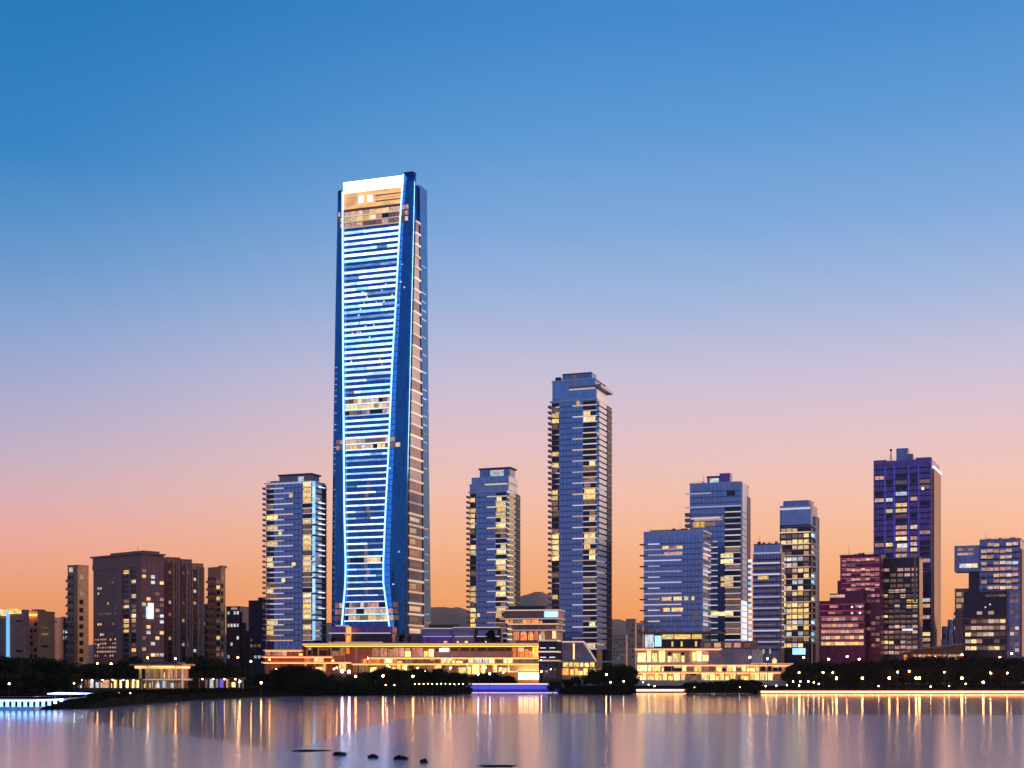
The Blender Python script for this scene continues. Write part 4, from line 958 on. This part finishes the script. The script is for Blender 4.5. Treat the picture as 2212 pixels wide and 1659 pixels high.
    for a in (956, 984, 1002, 1046): B.box('deck_light', 'lit_shop', u(a), u(a + random.uniform(3, 8)), 9, 9.5, z(1388), z(1384))
podium()

def curved_front():
    B = Building('curved_building', 'rounded four-storey building with cream light lines and a cyan screen corner', 'shopping centre', 1080, 1176, 1208, 1316, 842, 12, depth=26)
    u, z = B.u, B.z; d = B.d
    def storey(name, m, a, b_, y0, y1, r, back=24, yo=0):
        return body(B.root, name, m, u(a), u(b_), yo, back, z(y1), z(y0), bevel=r)
    B.body('roof', 'roof_dark', u(1092), u(1178), 4, 20, z(1316), z(1308), bevel=3)
    storey('storey', 'glass_brown', 1085, 1206, 1320, 1334, 4); storey('storey', 'glass_dark', 1100, 1204, 1339, 1345, 4); storey('storey', 'glass_brown', 1102, 1204, 1350, 1358, 4); storey('storey', 'panel_terracotta', 1104, 1203, 1363, 1383, 4)
    for a, y in ((1079, 1318), (1079, 1336.5), (1098, 1348), (1101, 1361)):
        e = storey('fascia', 'panel_cream', a, 1209, y - 1.6, y + 1.8, 5, 25, -1.2); body(e, 'light_line', 'led_slab_warm', u(a) + .3, u(1207), -1.6, -1.1, z(y + 1), z(y - 1.))
    B.box('screen', 'led_cyan', u(1176), u(1205), -.3, .2, z(1333.5), z(1320.5))
    shop_row(B, 1090, 1172, 1338.5, 1346, 7, ['lit_shop_orange', 'glass_dark', 'lit_dim', 'lit_shop'], col=None); shop_row(B, 1108, 1178, 1364, 1383, 5, ['lit_shop_orange', 'lit_shop', 'lit_dim'], col=None)
    # glass stair shaft below
    B.body('shaft', 'glass_dark', u(1168), u(1207), -6, 6, 0, z(1384)); 
    for y in (1384, 1408, 1427): 
        B.box('shaft_ledge', 'led_slab_warm', u(1167), u(1208), -6.8, 6, z(y + 1.8), z(y - 1.4))
    for y in (1400, 1420): 
        for a in (1171, 1191): B.box('shaft_light', 'led_white', u(a), u(a + 12), -6.4, -5.9, z(y + .8), z(y - .8))
    B.box('shaft_door', 'lit_peach', u(1172), u(1180), -6.3, -5.9, z(1382), z(1364)); B.box('shaft_door', 'lit_shop_cream', u(1197), u(1205), -6.3, -5.9, z(1380), z(1364))
    B.windows(1170, 1206, 1432, 1460, 2, 4, [(.5, 'lit_shop'), (.5, 'lit_dim')], fill=.6)
curved_front()

def slanted_hall():
    B = Building('glass_hall', 'mauve glass hall with one slanted side, at the foot of the tall slim tower', 'hall', 1214, 1272, 1290, 1385, 838, 6, depth=18)
    u, z = B.u, B.z; x0, x1, x2 = u(1214), u(1262), u(1288); za, zb = 0, z(1386)
    mesh_obj('wall', [(x0, 0, za), (x2, 0, za), (x2, 0, z(1428)), (x1, 0, zb), (x0, 0, zb), (x0, 16, za), (x2, 16, za), (x2, 16, z(1428)), (x1, 16, zb), (x0, 16, zb)],
             [(0, 1, 2, 3, 4), (9, 8, 7, 6, 5), (0, 5, 6, 1), (1, 6, 7, 2), (2, 7, 8, 3), (3, 8, 9, 4), (4, 9, 5, 0)], 'panel_mauve', B.root)
    B.box('edge_strip', 'led_slab_warm', x0, x1, -.6, .1, zb - .4, zb + .3)
    dx, dz = x2 - x1, z(1428) - zb; nrm = 14
    mesh_obj('slanted_edge', [(x1, -.6, zb + .3), (x2 + .3, -.6, z(1428)), (x2 - .5, -.6, z(1428)), (x1 - .6, -.6, zb - .4), (x1, .1, zb + .3), (x2 + .3, .1, z(1428)), (x2 - .5, .1, z(1428)), (x1 - .6, .1, zb - .4)],
             [(0, 1, 2, 3), (7, 6, 5, 4), (0, 4, 5, 1), (2, 6, 7, 3), (1, 5, 6, 2), (3, 7, 4, 0)], 'led_slab_warm', B.root)
    B.front('lit_fin', 'lit_shop_cream', 1238, 1241, 1390, 1424, .5); B.front('window', 'glass_warm', 1243, 1259, 1390, 1422, .25); B.front('window', 'glass_warm', 1217, 1236, 1390, 1422, .25)
    shop_row(B, 1216, 1286, 1430, 1440, 6, ['lit_shop', 'lit_shop_cream', 'lit_dim'], col='panel_cream')
    B.box('low_canopy', 'panel_cream', u(1212), u(1325), -6, 4, z(1431), z(1428)); shop_row(B, 1214, 1300, 1444, 1458, 7, ['lit_shop', 'lit_dim', 'lit_shop_cream', None], yo=-2)
slanted_hall()

def right_mall():
    B = Building('shopping_centre', 'three-storey shopping centre with bright cream windows on the right waterfront', 'shopping centre', 1374, 1700, 1706, 1401, 830, 4, depth=40)
    u, z = B.u, B.z
    B.body('wall', 'panel_cream', u(1378), u(1650), 5, 40, 0, z(1403)); B.body('wall', 'panel_cream', u(1372), u(1700), 0, 5, 0, z(1436)); B.body('upper_wall', 'panel_mauve', u(1530), u(1625), 3, 30, z(1436), z(1402)); B.body('upper_wall', 'panel_terracotta', u(1520), u(1640), 8, 30, z(1403), z(1384))
    for a, b_, y, yo in ((1370, 1560, 1401.5, -1), (1374, 1708, 1436, -3), (1370, 1704, 1452, -3.5), (1620, 1712, 1434, -4)):
        s_ = B.box('roof_slab', 'panel_cream', u(a), u(b_), yo, 8, z(y + 1.6), z(y - 1.6)); B.box('light_line', 'led_slab_warm', u(a), u(b_), yo - .3, yo, z(y + .7), z(y - .9), sub=s_); B.box('added_soffit_light', 'soffit_glow', u(a + 3), u(b_ - 3), -.7, -.3, z(y + 2.1), z(y + 1.7), sub=s_)  # strip under each slab is added to brighten the shopfront walls
    C = ['lit_shop_cream', 'lit_shop_cream', 'lit_shop', 'lit_dim', 'lit_shop_cream']
    shop_row(B, 1376, 1440, 1405, 1430, 4, ['lit_shop_cream'], yo=5); shop_row(B, 1442, 1492, 1408, 1430, 4, ['lit_shop', 'lit_dim', 'lit_shop_cream'], yo=5); shop_row(B, 1494, 1532, 1406, 1428, 3, ['lit_shop_cream', 'lit_shop_cream', 'lit_dim'], yo=3)
    shop_row(B, 1376, 1640, 1438.5, 1450, 22, C + ['glass_dark'], yo=0); shop_row(B, 1640, 1690, 1438, 1450, 4, ['lit_shop_cream', 'glass_dark'], yo=0); shop_row(B, 1374, 1698, 1454.5, 1469, 27, C, yo=0)
    shop_row(B, 1640, 1680, 1420, 1433, 3, ['lit_shop', None], yo=0, col=None)
    for a in (1523, 1545, 1568, 1588, 1610): B.box('window', random.choice(['lit_peach', 'lit_rose', 'lit_dim']), u(a), u(a + 14), 7.6, 8.1, z(1398), z(1388))
right_mall()

# ------------------------------------------------------------------ waterfront: pavilions, pier, quay, promenades
def pavilion():
    B = Building('garden_pavilion', 'two-tier garden pavilion with glowing cream eaves among dark trees', 'pavilion', 300, 388, 392, 1430, 640, 6, depth=12)
    u, z = B.u, B.z
    B.box('roof', 'stone_brown', u(286), u(400), -4, 14, z(1438), z(1434)); B.box('eaves_light', 'lit_warm', u(296), u(392), -3, 12, z(1444), z(1438.2)); B.box('roof_cap', 'roof_dark', u(310), u(385), -1, 10, z(1434), z(1430))
    B.body('wall', 'stone_brown', u(310), u(388), 3, 12, 0, z(1444)); B.box('floor_slab', 'panel_cream', u(302), u(398), -3, 12, z(1470), z(1466)); B.box('floor_light', 'led_slab_warm', u(303), u(397), -3.3, -3, z(1469), z(1467))
    shop_row(B, 312, 388, 1446, 1465, 9, ['lit_warm', 'lit_dim', 'lit_dim', None], yo=3, gap=.3); shop_row(B, 305, 396, 1471, 1486, 9, ['lit_warm', 'lit_cool', None, 'lit_dim'], yo=2, gap=.25)
    for a in range(304, 400, 15): B.front('column', 'panel_cream', a, a + 2, 1443, 1486, 2.5)
pavilion()
def kiosk(label, xl, xr, y0, y1, Y, mats, n):
    B = Building('arcade', label, 'arcade', xl, xr, xr + 2, y0, Y, 5, depth=6)
    B.box('roof', 'metal_dark', B.u(xl) - .6, B.u(xr) + .6, -1.2, 6, B.z(y0), B.z(y0 - 2)); B.body('wall', 'stone_dark', B.u(xl), B.u(xr), 2, 5, 0, B.z(y0))
    shop_row(B, xl + 1, xr - 1, y0 + 1, y1, n, mats, yo=2, col='stone_brown', gap=.28)
    for k in range(n // 2):
        a = B.u(xl) + (k + .5) * B.w / (n // 2); B.box('lantern', 'lamp_small', a, a + .4, -.9, -.5, B.z(y0 + 2), B.z(y0 - .2))
kiosk('low lit arcade along the left bank below the wide brown block', 166, 300, 1468, 1486, 610, ['lit_shop_cream', 'lit_peach', 'lit_dim', None, 'lit_cool'], 12)
kiosk('low lit arcade with violet and white stalls right of the garden pavilion', 402, 520, 1466, 1486, 650, ['lit_shop_cream', 'quay_violet', 'lit_dim', None, 'lit_cool'], 10)

def pier():
    root = empty('lit_pier', (0, 0, 0)); tag(root, 'low curved pier edged with blue-white lights on the left shore', 'pier')
    pts = [(-60, 1513), (0, 1513), (60, 1514), (110, 1512), (150, 1509), (180, 1506), (192, 1503)]
    Y0 = 440; zt = 2.6; path = []
    for k in range(40):
        t = k / 39; px = -60 + 250 * t; Y = 440 + 26 * max(0, t - .55) ** 1.5 * 6
        path.append(Vector(((px - CX) / F * Y, Y, 0)))
    def strip(name, m, z0, z1, off0, off1, i0=0, i1=40):
        vs, fs = [], []; seg = path[i0:i1]
        for p in seg: vs += [(p.x, p.y + off0, z0), (p.x, p.y + off1, z0), (p.x, p.y + off1, z1), (p.x, p.y + off0, z1)]
        for i in range(len(seg) - 1):
            for j in range(4): a = i * 4 + j; b_ = i * 4 + (j + 1) % 4; fs.append((a, b_, b_ + 4, a + 4))
        fs.append((3, 2, 1, 0)); q = (len(seg) - 1) * 4; fs.append((q, q + 1, q + 2, q + 3)); return mesh_obj(name, vs, fs, m, root)
    strip('deck', 'concrete', 2.75, 3.2, -4, 14); strip('edge_light', 'pier_white', 2.82, 3.12, -4.2, -4.02, 0, 40); strip('soffit', 'pier_blue', 2.6, 2.74, -3.6, -3.0)
    strip('base', 'concrete', -.6, 1.0, -2.6, 14); strip('handrail', 'metal_grey', 4.1, 4.18, -3.9, -3.8)
    for k in range(1, 39, 2):
        p = path[k]; box(root, 'lit_post', 'pier_blue' if k < 28 else 'pier_white', p.x - .42, p.x + .42, p.y - 3.4, p.y - 2.7, 1.0, 2.7)
    p = path[34]; vs = [(path[26].x, path[26].y - 2, 5.0), (path[39].x, path[39].y - 2, 4.3), (path[39].x, path[39].y + 8, 4.3), (path[26].x, path[26].y + 8, 5.2)]
    mesh_obj('canopy', [v for v in vs] + [(a, b_, c - .25) for a, b_, c in vs], [(0, 1, 2, 3), (7, 6, 5, 4), (0, 4, 5, 1), (1, 5, 6, 2), (2, 6, 7, 3), (3, 7, 4, 0)], 'pier_white', root)
    for k in (27, 32, 37): box(root, 'canopy_post', 'metal_grey', path[k].x - .08, path[k].x + .08, path[k].y + 3, path[k].y + 3.2, 3.2, 4.5)
pier()

def quay():
    a, b_ = on_water(1012, 1497), on_water(1214, 1497); Yq = a.y
    root = empty('lit_quay', (a.x, Yq - 1, 0)); tag(root, 'quay wall lit violet and blue with a white rail light, below the podium', 'quay wall')
    w = b_.x - a.x
    box(root, 'wall', 'concrete', -2, w + 2, 0, 4, -.6, 5.0)
    n = 16
    for k in range(n):
        box(root, 'painted_wall_glow', 'quay_violet', w * k / n + .04, w * (k + 1) / n - .04, -.35, 0, 2.2, 4.3); box(root, 'painted_wall_glow', 'quay_blue', w * k / n + .04, w * (k + 1) / n - .04, -.2, 0, .5, 2.1)  # glowing panels stand in for LED light falling on the wall
        box(root, 'post', 'metal_grey', w * k / n - .05, w * k / n + .05, .2, .3, 5, 6)
    box(root, 'rail_light', 'quay_white', -6, w + .5, -.3, .3, 4.75, 5.25); box(root, 'water_light', 'quay_white', .5, w - .5, -.3, 0, .1, .3)
quay()

def promenade(label, px0, px1, py, zl, setback=0., n=40):
    a, b_ = on_water(px0, py), on_water(px1, py); w = b_.x - a.x
    root = empty('promenade', (a.x, a.y - 2 + setback, 0)); tag(root, label, 'promenade', 'lit promenades along the water')
    box(root, 'deck', 'paving', 0, w, 0, 9, -.6, zl + .5); box(root, 'kerb', 'panel_cream', 0, w, -.3, 0, zl + .25, zl + .7)
    for k in range(n): box(root, 'edge_light', 'promenade_light', w * k / n + .1, w * (k + 1) / n - .1, -.36, .02, zl - .55, zl + .2)
    for k in range(0, n + 1, 2): box(root, 'rail_post', 'metal_dark', w * k / n - .04, w * k / n + .04, .2, .3, zl + .5, zl + 1.6)
    box(root, 'handrail', 'metal_dark', 0, w, .18, .32, zl + 1.6, zl + 1.7)
promenade('long promenade edged with a bright orange light line on the right shore', 1642, 2330, 1499, 1.25, n=70)
promenade('short orange-lit promenade in front of the right shopping centre', 1374, 1482, 1496.5, 1.6, n=14)
promenade('faintly lit path edge on the wooded bank left of the violet quay', 890, 1010, 1487, 3.0, 1., n=14) if False else None

# ------------------------------------------------------------------ trees
def tree_meshes(kind, seed, h, r, n_leaf, leafm, lobes=7, flat=.8):
    rnd = random.Random(seed)
    # trunk with limbs
    vs, fs = [], []
    def limb(p, q, r0, r1, sides=6):
        k = len(vs); d = (q - p).normalized(); a = d.orthogonal().normalized(); b_ = d.cross(a)
        for c, rr in ((p, r0), (q, r1)):
            for i in range(sides):
                t = 2 * math.pi * i / sides; vs.append(tuple(c + (a * math.cos(t) + b_ * math.sin(t)) * rr))
        for i in range(sides): fs.append((k + i, k + (i + 1) % sides, k + sides + (i + 1) % sides, k + sides + i))
    fork = Vector((rnd.uniform(-.3, .3), rnd.uniform(-.3, .3), h * .3)); limb(Vector((0, 0, -.5)), fork, .28, .19)
    centers = []
    for i in range(lobes):
        an = 2 * math.pi * i / lobes + rnd.uniform(-.4, .4); rr = r * rnd.uniform(.25, .68)
        c = Vector((math.cos(an) * rr, math.sin(an) * rr, h * rnd.uniform(.26, .84))); centers.append((c, r * rnd.uniform(.36, .58))); limb(fork, c, .13, .04, 5)
    centers.append((Vector((0, 0, h * .84)), r * .45)); limb(fork, centers[-1][0], .15, .04, 5)
    tm = bpy.data.meshes.new('trunk'); tm.from_pydata(vs, [], fs); tm.materials.append(MATS['bark'])
    vs, fs = [], []
    for k in range(n_leaf):
        c, cr = rnd.choice(centers)
        while True:
            p = Vector((rnd.uniform(-1, 1), rnd.uniform(-1, 1), rnd.uniform(-1, 1)))
            if .2 < p.length < 1: break
        p = c + Vector((p.x, p.y, p.z * flat)) * cr * (1.15 if rnd.random() < .1 else 1.); s = rnd.uniform(.22, .5)
        a = Vector((rnd.gauss(0, 1), rnd.gauss(0, 1), rnd.gauss(0, 1))).normalized(); b_ = a.orthogonal().normalized(); c2 = a.cross(b_)
        i = len(vs); vs += [tuple(p - b_ * s), tuple(p + c2 * s * .55), tuple(p + b_ * s), tuple(p - c2 * s * .55)]; fs.append((i, i + 1, i + 2, i + 3))
    cm = bpy.data.meshes.new('crown'); cm.from_pydata(vs, [], fs); cm.materials.append(MATS[leafm])
    return tm, cm
KINDS = {'round': [tree_meshes('r', s, 9, 4.2, 2600, 'leaf', 10) for s in range(4)], 'brown': [tree_meshes('b', 20 + s, 9, 4.4, 2600, 'leaf_brown', 10) for s in range(4)],
         'small': [tree_meshes('s', 40 + s, 5, 2.8, 1500, 'leaf_hedge', 8) for s in range(3)]}
TN = 0
def tree(kind, px, ytop, Y, label, group, zg=None):
    """a tree rooted on the bank, grown to the height its crown reaches"""
    global TN
    TN += 1; rnd = random.Random(TN * 13 + 5)
    X = (px - CX) / F * Y; z0 = ground_z(X, Y) if zg is None else zg; H = CAMH + (YH - ytop) / F * Y - z0
    if H < 1.2: H = 1.2
    tm, cm = rnd.choice(KINDS[kind]); base = 5. if kind == 'small' else 9.
    root = empty('shrub' if kind == 'small' else 'tree', (X, Y, z0), rnd.uniform(0, 6.28)); k = H / base
    ws = max(k, .75) if kind != 'small' else max(k, .6)
    root.scale = (ws * rnd.uniform(.85, 1.2), ws * rnd.uniform(.85, 1.2), k); tag(root, label, 'shrub' if kind == 'small' else 'tree', group)
    for nm, me in (('trunk', tm), ('crown', cm)):
        o = bpy.data.objects.new(nm, me); COL.objects.link(o); o.parent = root
def outline(keys, x):
    for (a, ya), (b_, yb) in zip(keys, keys[1:]):
        if a <= x <= b_: return ya + (yb - ya) * (x - a) / (b_ - a)
    return keys[-1][1]
def tree_row(kind, x0, x1, step, keys, Yk, label, group, jit=4.):
    x = x0
    while x <= x1:
        tree(kind, x + random.uniform(-.3, .3) * step, outline(keys, x) + random.uniform(-jit, jit), outline(Yk, x) + random.uniform(-8, 8), label, group); x += step * random.uniform(.75, 1.25)
# far left: dark wooded rise
tree_row('round', -30, 165, 15, [(-30, 1421), (60, 1421), (110, 1426), (170, 1436)], [(-30, 540), (170, 560)], 'dark tree on the wooded rise behind the lit pier', 'trees on the rise behind the pier')
tree_row('round', -30, 160, 17, [(-30, 1452), (160, 1456)], [(-30, 505), (170, 515)], 'dark low tree in the front row behind the lit pier', 'front trees behind the pier')
# left bank
tree_row('round', 160, 290, 14, [(160, 1440), (215, 1434), (250, 1440), (290, 1426)], [(160, 650), (290, 690)], 'dark tree behind the low arcade, before the wide brown block', 'trees behind the left arcade')
tree_row('round', 392, 500, 14, [(392, 1430), (430, 1419), (470, 1428), (500, 1440)], [(392, 690), (500, 720)], 'big dark tree in the clump right of the garden pavilion', 'trees right of the pavilion')
tree_row('round', 500, 560, 14, [(500, 1452), (560, 1460)], [(500, 720), (560, 730)], 'dark tree in the dip left of the podium lights', 'trees left of the podium')
tree('round', 290, 1418, 655, 'dark tree with a pointed crown rising at the left end of the garden pavilion', None); tree('round', 262, 1428, 690, 'tall dark tree overlapping the wide brown block, just left of the pavilion', None)
# centre bank
tree_row('round', 566, 1010, 13, [(566, 1456), (620, 1440), (672, 1438), (690, 1450), (750, 1461), (800, 1450), (840, 1444), (880, 1448), (960, 1446), (1010, 1452)], [(566, 735), (700, 748), (1010, 760)], 'dark tree in the long bank before the podium', 'trees on the bank before the podium')
tree_row('round', 575, 1000, 15, [(575, 1474), (700, 1470), (1000, 1474)], [(575, 700), (1000, 726)], 'low dark tree at the water side of the centre bank', 'front trees on the centre bank')
tree_row('round', 1020, 1120, 12, [(1020, 1458), (1070, 1455), (1120, 1466)], [(1020, 800), (1120, 800)], 'dark tree above the violet quay', 'trees above the quay')
tree_row('round', 1196, 1370, 13, [(1196, 1468), (1240, 1466), (1290, 1446), (1330, 1436), (1360, 1440), (1370, 1462)], [(1196, 770), (1370, 780)], 'dark tree between the violet quay and the right shopping centre', 'trees between quay and shopping centre')
tree('small', 1062, 1362, 864, 'dark shrub on the podium roof beside the rounded building', None, zg=CAMH + (YH - 1388) / F * 864)
tree('small', 868, 1372, 858, 'dark shrub on the podium roof at the foot of the tallest tower', None, zg=CAMH + (YH - 1389) / F * 858)
tree('small', 720, 1378, 858, 'dark shrub on the podium roof beside the glowing lantern tower', None, zg=CAMH + (YH - 1389) / F * 858)
# right bank
tree_row('small', 1490, 1640, 13, [(1490, 1474), (1560, 1471), (1610, 1468), (1640, 1472)], [(1490, 752), (1640, 752)], 'dark shrub below the right shopping centre', 'shrubs below the right shopping centre', 2.)
tree_row('brown', 1708, 2240, 14, [(1708, 1440), (1760, 1430), (1800, 1433), (1880, 1428), (1960, 1422), (2060, 1418), (2130, 1422), (2240, 1422)], [(1708, 850), (2240, 840)], 'brownish dark tree in the back row behind the right promenade', 'back row trees on the right shore', 3.)
tree_row('brown', 1706, 2240, 17, [(1708, 1452), (1900, 1446), (2240, 1440)], [(1708, 806), (2240, 800)], 'brownish dark tree in the front row behind the right promenade', 'front row trees on the right shore', 4.)
# bushes on the bank slopes
tree_row('small', 196, 566, 13, [(196, 1496), (300, 1494), (420, 1490), (566, 1486)], [(196, 478), (300, 560), (420, 606), (566, 668)], 'low dark bush on the left bank slope', 'bushes on the left bank', 2.)
tree_row('small', 205, 560, 15, [(205, 1503), (300, 1500), (420, 1496), (560, 1493)], [(205, 470), (240, 486), (300, 528), (420, 586), (560, 660)], 'small dark bush right at the left water edge', 'bushes at the left water edge', 2.)
tree_row('small', 570, 1010, 12, [(570, 1486), (1010, 1484)], [(570, 672), (700, 694), (1010, 712)], 'low dark bush at the water edge of the centre bank', 'bushes along the centre bank', 2.)
tree_row('small', 1220, 1368, 12, [(1220, 1484), (1368, 1482)], [(1220, 740), (1368, 728)], 'low dark bush at the water edge right of the violet quay', 'bushes right of the quay', 2.)

# ------------------------------------------------------------------ lamps
def globe_mesh(m, r):
    me = bpy.data.meshes.new('lamp_globe'); bm = bmesh.new(); bmesh.ops.create_icosphere(bm, subdivisions=1, radius=r); bm.to_mesh(me); bm.free(); me.materials.append(MATS[m]); return me
GL = {}
ORD = 'first second third fourth fifth sixth seventh eighth ninth tenth eleventh twelfth thirteenth fourteenth'.split()
def lamp(px, py, Y, label, group, m='lamp_warm', r=.42):
    if (m, r) not in GL: GL[(m, r)] = globe_mesh(m, r)
    X = (px - CX) / F * Y; zl = CAMH + (YH - py) / F * Y; zg = min(ground_z(X, Y), zl - .5)
    root = empty('street_lamp', (X, Y, zg)); tag(root, label, 'street lamp', group)
    box(root, 'pole', 'metal_dark', -.07, .07, -.07, .07, 0, zl - zg - r * .7); box(root, 'base', 'metal_dark', -.2, .2, -.2, .2, 0, .35)
    o = bpy.data.objects.new('lamp_globe', GL[(m, r)]); COL.objects.link(o); o.parent = root; o.location = (0, 0, zl - zg)
for px, py in ((319, 1421), (379, 1423), (210, 1433), (240, 1434)): lamp(px, py, 625, 'warm lamp glowing in front of the wide brown and ribbed blocks', 'lamps before the brown blocks', r=.38)
for px, py in ((514, 1420), (542, 1429)): lamp(px, py, 690, 'warm lamp glowing high between the dark stepped blocks', 'lamps before the dark blocks')
for px, py in ((211, 1500), (257, 1498), (281, 1497), (160, 1476)): lamp(px, py, 505 if px < 230 else 530, 'small lamp low on the left bank', 'low lamps on the left bank', 'lamp_small', .3)
lamp(241, 1497, 515, 'pink glowing lamp low on the left bank', None, 'lamp_pink', .55)
lamp(20, 1477, 480, 'single pinkish lamp in the dark trees above the pier', None, 'lamp_small', .35)
for px, py in ((564, 1475), (518, 1473)): lamp(px, py, 640, 'lamp at the bank edge below the dark narrow block', 'lamps at the bank edge')
for px, py in ((739, 1450), (754, 1451)): lamp(px, py, 738, 'white floodlight in the pair below the lantern tower', 'white floodlights', 'lamp_white', .8)
for px, py in ((1033, 1456), (1058, 1455)): lamp(px, py, 745, 'white lamp in the pair left of the bright entrance', 'white lamps by the entrance', 'lamp_white', .55)
for px, py in ((768, 1461), (827, 1460), (892, 1461)): lamp(px, py, 720, 'warm globe lamp against the dark trees of the centre bank', 'globe lamps on the centre bank', r=.55)
for px, py in ((833, 1480), (852, 1480)): lamp(px, py, 702, 'tiny path light low on the centre bank', 'path lights on the centre bank', 'lamp_small', .22)
for k in range(12): lamp(896 + k * 9.5, 1477.5 + random.uniform(-.5, .5), 706, 'path light in the dotted row left of the violet quay', 'path lights by the quay', 'lamp_small', .2)
lamp(1310, 1457, 755, 'warm globe lamp among the trees left of the right shopping centre', None, r=.5)
for px, py in ((1319, 1474), (1347, 1472)): lamp(px, py, 735, 'low lamp on the bank left of the short promenade', 'low lamps left of the promenade', 'lamp_small', .35)
for px, py in ((1389, 1474), (1401, 1479), (1414, 1482)): lamp(px, py, 790, 'small lamp descending the steps at the short promenade', 'step lamps', 'lamp_small', .32)
for px in (1500, 1533, 1567, 1597): lamp(px, 1484, 752, 'bollard lamp in the row before the dark shrubs', 'bollard lamps before the shrubs', 'lamp_small', .42)
for px, py in ((1620, 1420), (1658, 1423)): lamp(px, py, 812, 'bright lamp on the terrace of the right shopping centre', 'terrace lamps', r=.6)
for px, py in ((1726, 1453), (1778, 1453), (1799, 1453), (1939, 1452), (2140, 1454), (2176, 1454), (1964, 1450), (2040, 1452)): lamp(px, py, 792, 'lamp in the upper row among the brownish trees', 'upper lamps on the right shore', r=.46)
for px, py in ((1807, 1465), (1863, 1465), (1921, 1465), (1979, 1465), (1986, 1465), (2078, 1465), (2124, 1474)): lamp(px, py, 775, 'bright lamp in the lower row among the brownish trees', 'lower lamps on the right shore', r=.65)
for px, py in ((1654, 1482), (1677, 1481), (1700, 1480), (1713, 1472), (1726, 1481), (1729, 1472), (1746, 1472), (1758, 1474), (1769, 1477), (2086, 1477), (1898, 1482), (2010, 1483), (2050, 1482)): lamp(px, py, 762, 'small lamp near the edge of the long promenade', 'small lamps on the long promenade', 'lamp_small', .32)
for px, py in ((1736, 1420), (1790, 1424), (1830, 1418), (1856, 1424), (2020, 1420), (2078, 1414), (2160, 1420), (2185, 1412)): lamp(px, py, 900, 'warm light showing above the trees at the feet of the right towers', 'lights above the right trees', r=.6)
for k in range(22):
    px = random.uniform(575, 1200); lamp(px, random.choice([1424, 1437, 1444, 1451]) + random.uniform(-2, 2), 828, 'warm lamp standing on the podium terraces', 'podium terrace lamps', random.choice(['lamp_warm', 'lamp_small']), random.choice([.35, .5]))

rows = {}
for o in COL.objects:
    if o.get('category') == 'street lamp' and o.get('group'): rows.setdefault(o['group'], []).append(o)
for g, os_ in rows.items():
    if len(os_) > len(ORD): continue
    for k, o in enumerate(sorted(os_, key=lambda o: o.location.x / o.location.y)):
        o['label'] = o['label'] + ', ' + (ORD[k] + ' from left' if len(os_) > 2 else ('left one' if k == 0 else 'right one'))

# ------------------------------------------------------------------ rocks in the shallow water
def rock(px, py, wpx, label, seed):
    rnd = random.Random(seed); c = on_water(px, py); k = c.y / F; w = wpx * k
    me = bpy.data.meshes.new('rock'); bm = bmesh.new(); bmesh.ops.create_icosphere(bm, subdivisions=3, radius=1)
    for v in bm.verts:
        q = v.co.copy(); f = 1 + .28 * math.sin(q.x * 3.3 + seed) * math.cos(q.y * 4 + seed * 2) + .16 * math.sin(q.x * 9 + seed * 3) * math.cos(q.z * 7) + rnd.uniform(-.09, .09); v.co = Vector((q.x * f * w / 2, q.y * f * w * .45, q.z * f * (.48 if wpx < 36 else .1)))
    bm.to_mesh(me); bm.free(); me.materials.append(MATS['rock']); o = bpy.data.objects.new('rock', me); COL.objects.link(o); o.location = c; tag(o, label, 'rock', 'rocks in the shallows')
rock(733, 1631, 26, 'dark flat rock in the water, leftmost below the tallest tower', 1); rock(806, 1637, 20, 'small dark rock in the blue reflection of the tallest tower', 2); rock(866, 1640, 34, 'dark rock at the right edge of the blue reflection', 3)
rock(916, 1647, 16, 'smallest dark rock right of the blue reflection', 4); rock(1075, 1655, 80, 'long dark rock at the bottom edge of the water', 5)

rock(672, 1622, 78, 'long thin dark sandbar left of the blue reflection', 6)

# ------------------------------------------------------------------ evening haze
def haze():
    m = bpy.data.materials.new('haze'); m.use_nodes = True; t = m.node_tree; t.nodes.clear()
    v = t.nodes.new('ShaderNodeVolumePrincipled'); v.inputs['Color'].default_value = (.96, .93, .92, 1); v.inputs['Density'].default_value = 1.7e-5; v.inputs['Anisotropy'].default_value = .55
    o_ = t.nodes.new('ShaderNodeOutputMaterial'); t.links.new(v.outputs[0], o_.inputs['Volume']); MATS['haze'] = m
    o = body(None, 'haze', 'haze', -17000, 17000, -1200, 17500, -2.5, 1150); tag(o, kind='stuff', label='thin evening haze over the water and city')
haze()
